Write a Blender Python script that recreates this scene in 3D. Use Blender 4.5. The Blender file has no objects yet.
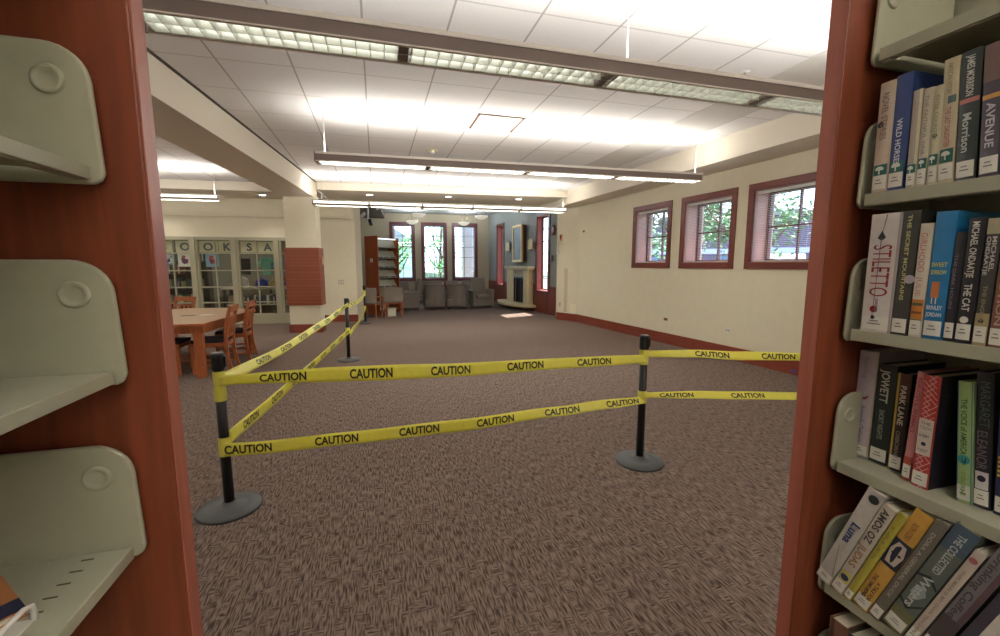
import bpy, math, random
from mathutils import Vector, Matrix
random.seed(7)
SC = bpy.context.scene
COL = SC.collection

# ---------------------------------------------------------------- camera, world, light, exposure
CAM_F, CAM_PITCH, CAM_YAW, CAM_H = 425.0, math.atan(53 / 425), math.radians(16.2), 1.52
_f = Vector((math.sin(CAM_YAW) * math.cos(CAM_PITCH), math.cos(CAM_YAW) * math.cos(CAM_PITCH), -math.sin(CAM_PITCH)))
_r = Vector((math.cos(CAM_YAW), -math.sin(CAM_YAW), 0))
_u = _r.cross(_f)
cd = bpy.data.cameras.new('camera')
cam = bpy.data.objects.new('camera', cd)
COL.objects.link(cam)
cd.sensor_width = 36
cd.sensor_fit = 'HORIZONTAL'
cd.lens = 36 * CAM_F / 1000
cd.clip_start = 0.02
cd.clip_end = 300
cam.matrix_world = Matrix(((_r.x, _u.x, -_f.x, 0), (_r.y, _u.y, -_f.y, 0), (_r.z, _u.z, -_f.z, CAM_H), (0, 0, 0, 1)))
SC.camera = cam

SC.view_settings.view_transform = 'Standard'
SC.view_settings.look = 'None'
SC.view_settings.gamma = 1
SC.view_settings.use_curve_mapping = False
SC.view_settings.exposure = 1.08

W = bpy.data.worlds.new('sky')
SC.world = W
W.use_nodes = True
W.node_tree.nodes['Background'].inputs[0].default_value = (0.60, 0.80, 1.0, 1)
W.node_tree.nodes['Background'].inputs[1].default_value = 2.4


def sun(energy, direction, ang=1.0, color=(1, .95, .86)):
    d = bpy.data.lights.new('sun', 'SUN')
    d.energy = energy
    d.angle = math.radians(ang)
    d.color = color
    o = bpy.data.objects.new('sun', d)
    COL.objects.link(o)
    o.rotation_euler = Vector(direction).to_track_quat('-Z', 'Y').to_euler()
    o.location = (4, 22, 12)
    return o


sun(11.0, (-.66, -.27, -1), .5)


def area(name, loc, sx, sy, energy, rot=(0, 0, 0), color=(1, .975, .945)):
    d = bpy.data.lights.new(name, 'AREA')
    d.shape = 'RECTANGLE'
    d.size, d.size_y = sx, sy
    d.energy = energy
    d.color = color
    o = bpy.data.objects.new(name, d)
    COL.objects.link(o)
    o.location = loc
    o.rotation_euler = rot
    return o


UP_E, DOWN_E = 2.8, 5.6     # watts per metre of pendant fixture, upward and downward

# ---------------------------------------------------------------- materials
MATS = {}


def lin(c):
    return tuple((x / 255 / 12.92) if x / 255 <= .04045 else ((x / 255 + .055) / 1.055) ** 2.4 for x in c)


def mat(name, rgb, rough=.6, metal=0, noise=.0, nscale=8, bump=0, bscale=200, emit=0, spec=.5, alpha=None, coat=0):
    if name in MATS:
        return MATS[name]
    m = bpy.data.materials.new(name)
    MATS[name] = m
    m.use_nodes = True
    nt = m.node_tree
    b = nt.nodes['Principled BSDF']
    c = (*lin(rgb), 1)
    b.inputs['Base Color'].default_value = c
    b.inputs['Roughness'].default_value = rough
    b.inputs['Metallic'].default_value = metal
    b.inputs['Specular IOR Level'].default_value = spec
    b.inputs['Coat Weight'].default_value = coat
    tc = None
    if noise or bump:
        tc = nt.nodes.new('ShaderNodeTexCoord')
    if noise:
        n = nt.nodes.new('ShaderNodeTexNoise')
        n.inputs['Scale'].default_value = nscale
        n.inputs['Detail'].default_value = 4
        nt.links.new(tc.outputs['Object'], n.inputs['Vector'])
        r = nt.nodes.new('ShaderNodeMapRange')
        r.inputs['From Min'].default_value = .3
        r.inputs['From Max'].default_value = .7
        r.inputs['To Min'].default_value = 1 - noise
        r.inputs['To Max'].default_value = 1 + noise
        nt.links.new(n.outputs['Fac'], r.inputs['Value'])
        mx = nt.nodes.new('ShaderNodeVectorMath')
        mx.operation = 'SCALE'
        mx.inputs[0].default_value = c[:3]
        nt.links.new(r.outputs['Result'], mx.inputs['Scale'])
        nt.links.new(mx.outputs['Vector'], b.inputs['Base Color'])
    if bump:
        n = nt.nodes.new('ShaderNodeTexNoise')
        n.inputs['Scale'].default_value = bscale
        nt.links.new(tc.outputs['Object'], n.inputs['Vector'])
        bp = nt.nodes.new('ShaderNodeBump')
        bp.inputs['Strength'].default_value = bump
        bp.inputs['Distance'].default_value = .01
        nt.links.new(n.outputs['Fac'], bp.inputs['Height'])
        nt.links.new(bp.outputs['Normal'], b.inputs['Normal'])
    if emit:
        b.inputs['Emission Color'].default_value = c
        b.inputs['Emission Strength'].default_value = emit
    if alpha is not None:
        b.inputs['Alpha'].default_value = alpha
    return m


def wood(name, a, b_, scale=(1, 1, 1), rough=.45, dist=2.0, ns=3.0):
    if name in MATS:
        return MATS[name]
    m = bpy.data.materials.new(name)
    MATS[name] = m
    m.use_nodes = True
    nt = m.node_tree
    b = nt.nodes['Principled BSDF']
    b.inputs['Roughness'].default_value = rough
    tc = nt.nodes.new('ShaderNodeTexCoord')
    mp = nt.nodes.new('ShaderNodeMapping')
    mp.inputs['Scale'].default_value = scale
    n = nt.nodes.new('ShaderNodeTexNoise')
    n.inputs['Scale'].default_value = ns
    n.inputs['Detail'].default_value = 6
    n.inputs['Distortion'].default_value = dist
    nt.links.new(tc.outputs['Object'], mp.inputs['Vector'])
    nt.links.new(mp.outputs['Vector'], n.inputs['Vector'])
    r = nt.nodes.new('ShaderNodeValToRGB')
    r.color_ramp.elements[0].position = .3
    r.color_ramp.elements[0].color = (*lin(a), 1)
    r.color_ramp.elements[1].position = .7
    r.color_ramp.elements[1].color = (*lin(b_), 1)
    nt.links.new(n.outputs['Fac'], r.inputs['Fac'])
    nt.links.new(r.outputs['Color'], b.inputs['Base Color'])
    return m


def carpet_mat():
    m = bpy.data.materials.new('carpet')
    m.use_nodes = True
    nt = m.node_tree
    L = nt.links.new
    b = nt.nodes['Principled BSDF']
    b.inputs['Roughness'].default_value = .95
    b.inputs['Specular IOR Level'].default_value = .1
    tc = nt.nodes.new('ShaderNodeTexCoord')

    def streak(sx, sy, scale):
        mp = nt.nodes.new('ShaderNodeMapping')
        mp.inputs['Scale'].default_value = (sx, sy, 1)
        n = nt.nodes.new('ShaderNodeTexNoise')
        n.inputs['Scale'].default_value = scale
        n.inputs['Detail'].default_value = 1.2
        n.inputs['Roughness'].default_value = .6
        L(tc.outputs['Object'], mp.inputs['Vector'])
        L(mp.outputs['Vector'], n.inputs['Vector'])
        return n.outputs['Fac']
    a = streak(8.5, 1.0, 15)
    c = streak(1.2, 7.0, 15)
    k = streak(1.6, 1, 11)
    st = nt.nodes.new('ShaderNodeMapRange')
    st.inputs['From Min'].default_value = .54
    st.inputs['From Max'].default_value = .62
    L(k, st.inputs['Value'])
    mx = nt.nodes.new('ShaderNodeMix')
    L(st.outputs['Result'], mx.inputs[0])
    L(a, mx.inputs[2])
    L(c, mx.inputs[3])
    r = nt.nodes.new('ShaderNodeValToRGB')
    r.color_ramp.elements[0].position = .36
    r.color_ramp.elements[0].color = (*lin((76, 62, 55)), 1)
    r.color_ramp.elements[1].position = .60
    r.color_ramp.elements[1].color = (*lin((136, 119, 108)), 1)
    e = r.color_ramp.elements.new(.48)
    e.color = (*lin((110, 94, 85)), 1)
    L(mx.outputs[0], r.inputs['Fac'])
    L(r.outputs['Color'], b.inputs['Base Color'])
    bp = nt.nodes.new('ShaderNodeBump')
    bp.inputs['Strength'].default_value = .35
    bp.inputs['Distance'].default_value = .01
    L(mx.outputs[0], bp.inputs['Height'])
    L(bp.outputs['Normal'], b.inputs['Normal'])
    return m


def grid_mat(name, base, line, px, py, x0, y0, lw, rot=0):
    """a suspended tile ceiling: base colour with thin joints, pitch px by py metres"""
    m = bpy.data.materials.new(name)
    m.use_nodes = True
    nt = m.node_tree
    L = nt.links.new
    b = nt.nodes['Principled BSDF']
    b.inputs['Roughness'].default_value = .9
    b.inputs['Specular IOR Level'].default_value = .1
    tc = nt.nodes.new('ShaderNodeTexCoord')
    sp = nt.nodes.new('ShaderNodeSeparateXYZ')
    L(tc.outputs['Object'], sp.inputs[0])

    def mth(op, a, b2=None):
        n = nt.nodes.new('ShaderNodeMath')
        n.operation = op
        for i, v in enumerate((a, b2)):
            if v is None:
                continue
            if isinstance(v, (int, float)):
                n.inputs[i].default_value = v
            else:
                L(v, n.inputs[i])
        return n.outputs[0]
    skew = mth('MULTIPLY', sp.outputs['X'], .018)
    yy = mth('ADD', sp.outputs['Y'], skew)
    out = []
    for v, o, p in ((sp.outputs['X'], x0, px), (yy, y0, py)):
        t = mth('FRACT', mth('DIVIDE', mth('SUBTRACT', v, o - lw / 2 - 50 * p), p))
        out.append(mth('LESS_THAN', t, lw / p))
    n = nt.nodes.new('ShaderNodeTexNoise')
    n.inputs['Scale'].default_value = 90
    n.inputs['Detail'].default_value = 3
    L(tc.outputs['Object'], n.inputs['Vector'])
    mxl = mth('MAXIMUM', mth('MULTIPLY', out[0], 1.0), mth('MULTIPLY', out[1], .6))
    mx = nt.nodes.new('ShaderNodeMix')
    mx.data_type = 'RGBA'
    mx.inputs[6].default_value = (*lin(base), 1)
    mx.inputs[7].default_value = (*lin(line), 1)
    L(mxl, mx.inputs[0])
    mm = nt.nodes.new('ShaderNodeVectorMath')
    mm.operation = 'SCALE'
    L(mx.outputs[2], mm.inputs[0])
    rr = nt.nodes.new('ShaderNodeMapRange')
    rr.inputs['To Min'].default_value = .92
    rr.inputs['To Max'].default_value = 1.06
    L(n.outputs['Fac'], rr.inputs['Value'])
    L(rr.outputs['Result'], mm.inputs['Scale'])
    L(mm.outputs['Vector'], b.inputs['Base Color'])
    return m


def brick_mat(name, c1, c2, mortar, scale, bw=.5, rh=.25, ms=.02, rot=(0, 0, 0), rough=.6, off=.5):
    m = bpy.data.materials.new(name)
    m.use_nodes = True
    nt = m.node_tree
    L = nt.links.new
    b = nt.nodes['Principled BSDF']
    b.inputs['Roughness'].default_value = rough
    tc = nt.nodes.new('ShaderNodeTexCoord')
    mp = nt.nodes.new('ShaderNodeMapping')
    mp.inputs['Rotation'].default_value = rot
    t = nt.nodes.new('ShaderNodeTexBrick')
    t.offset = off
    t.inputs['Color1'].default_value = (*lin(c1), 1)
    t.inputs['Color2'].default_value = (*lin(c2), 1)
    t.inputs['Mortar'].default_value = (*lin(mortar), 1)
    t.inputs['Scale'].default_value = scale
    t.inputs['Brick Width'].default_value = bw
    t.inputs['Row Height'].default_value = rh
    t.inputs['Mortar Size'].default_value = ms
    L(tc.outputs['Object'], mp.inputs['Vector'])
    L(mp.outputs['Vector'], t.inputs['Vector'])
    L(t.outputs['Color'], b.inputs['Base Color'])
    return m


def glass_mat(name, tint=(1, 1, 1), refl=.08):
    """thin window glass: mostly clear with a faint mirror reflection"""
    m = bpy.data.materials.new(name)
    m.use_nodes = True
    nt = m.node_tree
    nt.nodes.clear()
    o = nt.nodes.new('ShaderNodeOutputMaterial')
    t = nt.nodes.new('ShaderNodeBsdfTransparent')
    t.inputs[0].default_value = (*tint, 1)
    g = nt.nodes.new('ShaderNodeBsdfGlossy')
    g.inputs['Roughness'].default_value = .02
    mx = nt.nodes.new('ShaderNodeMixShader')
    mx.inputs[0].default_value = refl
    nt.links.new(t.outputs[0], mx.inputs[1])
    nt.links.new(g.outputs[0], mx.inputs[2])
    nt.links.new(mx.outputs[0], o.inputs['Surface'])
    return m


CARPET = carpet_mat()
TILE = grid_mat('ceiling_tile', (238, 235, 233), (186, 182, 178), .642, .704, -.035, 3.19, .016)
CREAM = mat('cream_paint', (225, 217, 192), .85, noise=.02, bump=.15, bscale=60, spec=.2)
CREAM2 = mat('soffit_paint', (226, 217, 200), .85, spec=.2)
BAND_GREY = mat('ceiling_band_grey', (214, 210, 204), .9)  # a little greyer than the ceiling tiles
GREYWALL = mat('grey_blue_paint', (150, 154, 150), .85, spec=.2)
BEIGEWALL = mat('beige_paint', (176, 164, 140), .85, spec=.2)
BASEW = wood('baseboard_wood', (124, 56, 42), (146, 70, 52), (1, 1, 6), .4)
TRIMW = wood('window_trim_wood', (106, 46, 36), (128, 58, 46), (1, 1, 4), .4)
PANELW = wood('end_panel_wood', (112, 53, 32), (138, 68, 43), (14, 14, 1.0), .42, .6, 3)
PANELE = wood('end_panel_edge_wood', (158, 86, 70), (176, 100, 82), (14, 14, 1.0), .4, .6, 3)
OAK = wood('red_oak', (156, 84, 46), (184, 106, 62), (8, 8, 1.5), .4, 1)
OAKD = wood('dark_oak', (120, 54, 30), (150, 70, 40), (2, 12, 8), .4, 1)
TABLEW = wood('table_top_wood', (170, 140, 108), (188, 158, 126), (2, 14, 2), .35, 1)
SHELFM = mat('shelf_steel', (164, 162, 140), .45, noise=.03, nscale=30, bump=.05, bscale=350)
SHELFD = mat('shelf_steel_slot', (84, 80, 62), .6)
BLACK = mat('black_plastic', (24, 24, 26), .4)
BLACKM = mat('black_metal', (28, 28, 30), .35)
BASEG = mat('base_cover_grey', (78, 80, 80), .5, noise=.06, nscale=20)
YEL = mat('tape_yellow', (250, 246, 118), .28, noise=.05, nscale=30, spec=.6)
_n = YEL.node_tree
_t = _n.nodes.new('ShaderNodeBsdfTranslucent')
_t.inputs[0].default_value = (*lin((252, 246, 90)), 1)
_a = _n.nodes.new('ShaderNodeMixShader')
_a.inputs[0].default_value = .35
_n.links.new(_n.nodes['Principled BSDF'].outputs[0], _a.inputs[1])
_n.links.new(_t.outputs[0], _a.inputs[2])
_n.links.new(_a.outputs[0], _n.nodes['Material Output'].inputs['Surface'])
INK = mat('tape_ink', (40, 34, 26), .5)
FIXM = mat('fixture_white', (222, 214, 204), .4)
FIXS = mat('fixture_side_shade', (126, 110, 102), .5)  # brown puts the shade on the housing sides into the colour
LOUV = mat('louver_metal', (208, 208, 200), .25, metal=.3)
TUBE = mat('fluorescent_tube', (255, 252, 242), .4, emit=12)
TUBED = mat('tube_through_louver', (246, 250, 238), .4, emit=1.5)
CANL = mat('can_light_lens', (250, 252, 255), .4, emit=4)
STOREF = mat('storefront_paint', (168, 163, 138), .5)
GLASS = glass_mat('window_glass', (1, 1, 1), .04)
SGLASS = glass_mat('store_glass', (.93, .95, .92), .035)
BLIND = mat('blind_slat', (214, 208, 206), .5)
GREYF = mat('grey_upholstery', (134, 124, 114), .95, noise=.1, nscale=120, bump=.3, bscale=300)
DARKF = mat('dark_seat', (44, 42, 52), .9)
STONE = mat('fireplace_stone', (206, 192, 152), .7, noise=.06, nscale=20)
GOLD = mat('gold_frame', (214, 178, 112), .35, metal=.2)
WHITE = mat('white_plastic', (226, 222, 214), .5)
PAPER = mat('page_block', (222, 212, 190), .9, noise=.04, nscale=60)
STICK = mat('spine_sticker', (222, 218, 208), .6)
STEEL = mat('bright_steel', (200, 204, 208), .2, metal=.9)


# ---------------------------------------------------------------- mesh helpers
class MB:
    def __init__(s):
        s.v, s.f, s.m, s.sm = [], [], [], []

    def add(s, vs, fs, m=0, smooth=False):
        o = len(s.v)
        s.v += [tuple(v) for v in vs]
        for f in fs:
            s.f.append(tuple(i + o for i in f))
            s.m.append(m)
            s.sm.append(smooth)
        return s

    def box(s, x0, x1, y0, y1, z0, z1, m=0):
        return s.add([(x0, y0, z0), (x1, y0, z0), (x1, y1, z0), (x0, y1, z0), (x0, y0, z1), (x1, y0, z1), (x1, y1, z1), (x0, y1, z1)],
                     [(0, 3, 2, 1), (4, 5, 6, 7), (0, 1, 5, 4), (1, 2, 6, 5), (2, 3, 7, 6), (3, 0, 4, 7)], m)

    def obox(s, a, b, w, h, m=0, up=(0, 0, 1)):
        """a bar from a to b, w wide and h high"""
        a, b = Vector(a), Vector(b)
        d = (b - a).normalized()
        up = Vector(up)
        x = d.cross(up)
        if x.length < 1e-4:
            x = d.cross(Vector((1, 0, 0)))
        x.normalize()
        y = x.cross(d).normalized()
        vs = []
        for p in (a, b):
            for i, j in ((-1, -1), (1, -1), (1, 1), (-1, 1)):
                vs.append(p + x * i * w / 2 + y * j * h / 2)
        return s.add(vs, [(0, 1, 2, 3), (7, 6, 5, 4), (0, 4, 5, 1), (1, 5, 6, 2), (2, 6, 7, 3), (3, 7, 4, 0)], m)

    def prism(s, poly, z0, z1, m=0, f=None):
        """poly: (x, y) counter-clockwise, extruded z0..z1; f maps (x, y, z) to a point"""
        n = len(poly)
        vs = [(x, y, z0) for x, y in poly] + [(x, y, z1) for x, y in poly]
        if f:
            vs = [f(*v) for v in vs]
        fs = [tuple(range(n - 1, -1, -1)), tuple(range(n, 2 * n))] + [(i, (i + 1) % n, n + (i + 1) % n, n + i) for i in range(n)]
        return s.add(vs, fs, m)

    def tube(s, pts, r, n=8, m=0, smooth=True):
        pts = [Vector(p) for p in pts]
        rs = r if isinstance(r, (list, tuple)) else [r] * len(pts)
        vs = []
        up = Vector((0, 0, 1))
        for i, p in enumerate(pts):
            d = (pts[min(i + 1, len(pts) - 1)] - pts[max(i - 1, 0)]).normalized()
            x = d.cross(up)
            if x.length < 1e-3:
                x = d.cross(Vector((0, 1, 0)))
            x.normalize()
            y = x.cross(d)
            for k in range(n):
                a = 2 * math.pi * k / n
                vs.append(p + (x * math.cos(a) + y * math.sin(a)) * rs[i])
        fs = []
        for i in range(len(pts) - 1):
            for k in range(n):
                fs.append((i * n + k, i * n + (k + 1) % n, (i + 1) * n + (k + 1) % n, (i + 1) * n + k))
        s.add(vs, fs, m, smooth)
        e = (len(pts) - 1) * n
        o = len(s.v) - len(vs)
        s.f += [tuple(o + k for k in range(n))[::-1], tuple(o + e + k for k in range(n))]
        s.m += [m, m]
        s.sm += [False, False]
        return s

    def lathe(s, prof, n=24, c=(0, 0, 0), m=0, f=None, smooth=True):
        vs, fs = [], []
        for r, z in prof:
            for k in range(n):
                a = 2 * math.pi * k / n
                p = (c[0] + r * math.cos(a), c[1] + r * math.sin(a), c[2] + z)
                vs.append(f(*p) if f else p)
        for i in range(len(prof) - 1):
            for k in range(n):
                fs.append((i * n + k, i * n + (k + 1) % n, (i + 1) * n + (k + 1) % n, (i + 1) * n + k))
        return s.add(vs, fs, m, smooth)

    def build(s, name, mats, parent=None, bevel=0, seg=2, recalc=True, loc=None, rz=0):
        me = bpy.data.meshes.new(name)
        me.from_pydata(s.v, [], s.f)
        if not isinstance(mats, (list, tuple)):
            mats = [mats]
        for mm in mats:
            me.materials.append(mm)
        me.polygons.foreach_set('material_index', s.m)
        me.polygons.foreach_set('use_smooth', s.sm)
        if recalc:
            import bmesh
            b = bmesh.new()
            b.from_mesh(me)
            bmesh.ops.recalc_face_normals(b, faces=b.faces)
            b.to_mesh(me)
            b.free()
        me.update()
        o = bpy.data.objects.new(name, me)
        COL.objects.link(o)
        if parent:
            o.parent = parent
        if loc:
            o.location = loc
        if rz:
            o.rotation_euler.z = rz
        if bevel:
            md = o.modifiers.new('bevel', 'BEVEL')
            md.width = bevel
            md.segments = seg
            md.limit_method = 'ANGLE'
            md.angle_limit = math.radians(40)
        return o


def tag(o, label, cat, group=None, kind=None):
    if label:
        o['label'] = label
    if cat:
        o['category'] = cat
    if group:
        o['group'] = group
    if kind:
        o['kind'] = kind
    return o


def thing(name, label, cat, loc=(0, 0, 0), rz=0, group=None):
    o = bpy.data.objects.new(name, None)
    o.empty_display_size = .1
    COL.objects.link(o)
    o.location = loc
    o.rotation_euler.z = rz
    return tag(o, label, cat, group)


def struct(name, mb, mats, parent=None, **k):
    o = mb.build(name, mats, parent, **k)
    if not parent:
        o['kind'] = 'structure'
    return o


def dup(root, loc, rz, label=None, group=None):
    kids = [(c, list(c.children)) for c in root.children]
    r = root.copy()
    COL.objects.link(r)
    r.location = loc
    r.rotation_euler = (0, 0, rz)
    if label:
        r['label'] = label
    if group:
        r['group'] = group
    for ch, gs in kids:
        c = ch.copy()
        COL.objects.link(c)
        c.parent = r
        for g in gs:
            d = g.copy()
            COL.objects.link(d)
            d.parent = c
    return r


_TXT = {}


def text_geo(s, bold=.012):
    """flat outline of a word: vertices with cap height 1 and left edge 0, faces, width"""
    if (s, bold) in _TXT:
        return _TXT[(s, bold)]
    cu = bpy.data.curves.new('t', 'FONT')
    cu.body = s
    cu.size = 1
    cu.offset = bold
    cu.resolution_u = 3
    ob = bpy.data.objects.new('t', cu)
    COL.objects.link(ob)
    dg = bpy.context.evaluated_depsgraph_get()
    dg.update()
    me = bpy.data.meshes.new_from_object(ob.evaluated_get(dg))
    vs = [v.co.copy() for v in me.vertices]
    fs = [tuple(p.vertices) for p in me.polygons]
    bpy.data.objects.remove(ob)
    bpy.data.curves.remove(cu)
    bpy.data.meshes.remove(me)
    x0 = min(v.x for v in vs)
    H = .70
    out = ([((v.x - x0) / H, v.y / H) for v in vs], fs, (max(v.x for v in vs) - x0) / H)
    _TXT[(s, bold)] = out
    return out


def put_text(mb, s, f, h, wscale=1.0, m=0, bold=.012, width=None):
    """adds a word through f(u, v): u metres along the line, v metres up"""
    vs, fs, w = text_geo(s, bold)
    k = h * wscale
    if width:
        k = width / w
    mb.add([f(u * k, v * h) for u, v in vs], fs, m)
    return w * k


def wall_panel(mb, a, b, z0, z1, t, holes=(), m=0):
    """wall from a to b (inner face on the line, thickness t to the right of a->b), holes = (s0, s1, z0, z1)"""
    a, b = Vector(a), Vector(b)
    L = (b - a).length
    u = (b - a) / L
    n = Vector((u.y, -u.x))
    ss = sorted({0, L, *[h[0] for h in holes], *[h[1] for h in holes]})
    zs = sorted({z0, z1, *[h[2] for h in holes], *[h[3] for h in holes]})
    for i in range(len(ss) - 1):
        for j in range(len(zs) - 1):
            sm, zm = (ss[i] + ss[i + 1]) / 2, (zs[j] + zs[j + 1]) / 2
            if any(h[0] < sm < h[1] and h[2] < zm < h[3] for h in holes):
                continue
            p0, p1 = a + u * ss[i], a + u * ss[i + 1]
            q0, q1 = p0 + n * t, p1 + n * t
            mb.add([(p0.x, p0.y, zs[j]), (p1.x, p1.y, zs[j]), (q1.x, q1.y, zs[j]), (q0.x, q0.y, zs[j]),
                    (p0.x, p0.y, zs[j + 1]), (p1.x, p1.y, zs[j + 1]), (q1.x, q1.y, zs[j + 1]), (q0.x, q0.y, zs[j + 1])],
                   [(0, 3, 2, 1), (4, 5, 6, 7), (0, 1, 5, 4), (1, 2, 6, 5), (2, 3, 7, 6), (3, 0, 4, 7)], m)
    return u, n


def frame_map(a, u, n):
    """local (s along the wall, d out of the room, z) -> world"""
    a = Vector(a)
    return lambda s, d, z: (a.x + u.x * s + n.x * d, a.y + u.y * s + n.y * d, z)


def fbox(mb, f, s0, s1, d0, d1, z0, z1, m=0):
    vs = [f(s, d, z) for z in (z0, z1) for s, d in ((s0, d0), (s1, d0), (s1, d1), (s0, d1))]
    mb.add(vs, [(0, 3, 2, 1), (4, 5, 6, 7), (0, 1, 5, 4), (1, 2, 6, 5), (2, 3, 7, 6), (3, 0, 4, 7)], m)

# ================================================================ the room shell
ZC = 3.36
struct('floor', MB().box(-9.2, 6.6, -4.2, 18.8, -.1, 0), CARPET)
struct('ceiling', MB().box(-9.2, 6.6, -4.2, 12.4, ZC, ZC + .1), TILE)
struct('ceiling_bay', MB().box(-1.2, 6.0, 12.0, 18.8, 3.62, 3.72), mat('bay_ceiling', (170, 172, 176), .9))

# right wall with three windows: from far to near, outside is to the right of a->b seen from above... (+X)
RA, RB = Vector((5.172, 10.37)), Vector((6.16, -4.1))
ru = (RB - RA).normalized()
rn = Vector((-ru.y, ru.x))          # points out of the room
if rn.x < 0:
    rn = -rn


def rs(Y):                          # distance along the right wall for a given Y
    return (RA.y - Y) / -ru.y


RWIN = [(7.06, 8.00), (5.64, 6.62), (4.25, 5.24)]
mb = MB()
wall_panel(mb, RB, RA, 0, ZC, -.0, [])
mb = MB()
Lr = (RB - RA).length
# wall_panel puts thickness to the right of a->b; going far->near (southwards) the right-hand side is -X, so go near->far
un = (RA - RB).normalized()
holes = [(Lr - rs(y0), Lr - rs(y1), 1.56, 2.63) for y0, y1 in RWIN]
wu, wn = wall_panel(mb, RB, RA, 0, ZC, .42, holes)
struct('wall_right', mb, CREAM)
frw = frame_map(RB, wu, wn)

for i, ((y0, y1), h) in enumerate(zip(RWIN, holes)):
    w = bpy.data.objects.new('window_%d' % (i + 1), None)
    COL.objects.link(w)
    w['kind'] = 'structure'
    s0, s1, z0, z1 = h
    t = MB()
    T = .10
    fbox(t, frw, s0 - T, s1 + T, -.022, .0, z1, z1 + T)
    fbox(t, frw, s0 - T, s1 + T, -.022, .0, z0 - T, z0)
    fbox(t, frw, s0 - T, s0, -.022, .0, z0, z1)
    fbox(t, frw, s1, s1 + T, -.022, .0, z0, z1)
    t.build('window_casing', TRIMW, w, bevel=.004)
    t = MB()
    for a_, b_, c_, d_ in ((s0, s1, z0, z0 + .012), (s0, s1, z1 - .012, z1), (s0, s0 + .012, z0, z1), (s1 - .012, s1, z0, z1)):
        fbox(t, frw, a_, b_, .0, .40, c_, d_)
    t.build('window_reveal', mat('reveal_paint', (176, 140, 136), .6), w)
    t = MB()
    D0, D1 = .27, .33
    F = .05
    fbox(t, frw, s0, s1, D0, D1, z0 + .01, z0 + F)
    fbox(t, frw, s0, s1, D0, D1, z1 - F, z1 - .01)
    fbox(t, frw, s0 + .01, s0 + F, D0, D1, z0, z1)
    fbox(t, frw, s1 - F, s1 - .01, D0, D1, z0, z1)
    sm, zm = (s0 + s1) / 2, (z0 + z1) / 2
    fbox(t, frw, sm - .012, sm + .012, D0 + .01, D1 - .01, z0, z1)
    fbox(t, frw, s0, s1, D0 + .01, D1 - .01, zm - .012, zm + .012)
    t.build('window_sash', mat('sash_wood', (92, 62, 66), .5), w)
    t = MB()
    fbox(t, frw, s0 + .02, s1 - .02, .298, .302, z0 + .02, z1 - .02)
    t.build('window_pane', GLASS, w)
    t = MB()
    fbox(t, frw, s0 + .015, s1 - .015, .03, .07, z1 - .055, z1 - .014)
    t.build('blind_headrail', BLIND, w)
    t = MB()
    z = z0 + .03
    while z < z1 - .07:
        fbox(t, frw, s0 + .02, s1 - .02, .04, .060, z, z + .0012)
        z += .026
    for q in (.2, .8):
        sq = s0 + (s1 - s0) * q
        fbox(t, frw, sq - .001, sq + .001, .049, .051, z0 + .03, z1 - .05)
    fbox(t, frw, s0 + .02, s1 - .02, .035, .065, z0 + .014, z0 + .026)
    t.build('blind', BLIND, w)

# pier at the far end of the right wall
struct('wall_pier', MB().prism([(5.172, 10.37), (5.62, 10.40), (5.62, 12.1), (5.20, 11.85), (4.876, 11.037)], 0, 3.7), CREAM)
# fireplace wall of the bay
FA, FB = Vector((5.17, 11.75)), Vector((4.727, 18.0))
mb = MB()
Lf = (FB - FA).length
fu = (FB - FA) / Lf


def fs_(Y):
    return (Y - FA.y) / fu.y


FW = [(12.28, 13.12, .70, 3.06), (16.2, 16.88, .74, 3.06)]
fh = [(fs_(a), fs_(b), c, d) for a, b, c, d in FW]
wu, wn = wall_panel(mb, FA, FB, 0, 3.7, .22, fh)
ffw = frame_map(FA, wu, wn)
struct('wall_fireplace', mb, GREYWALL)
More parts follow.
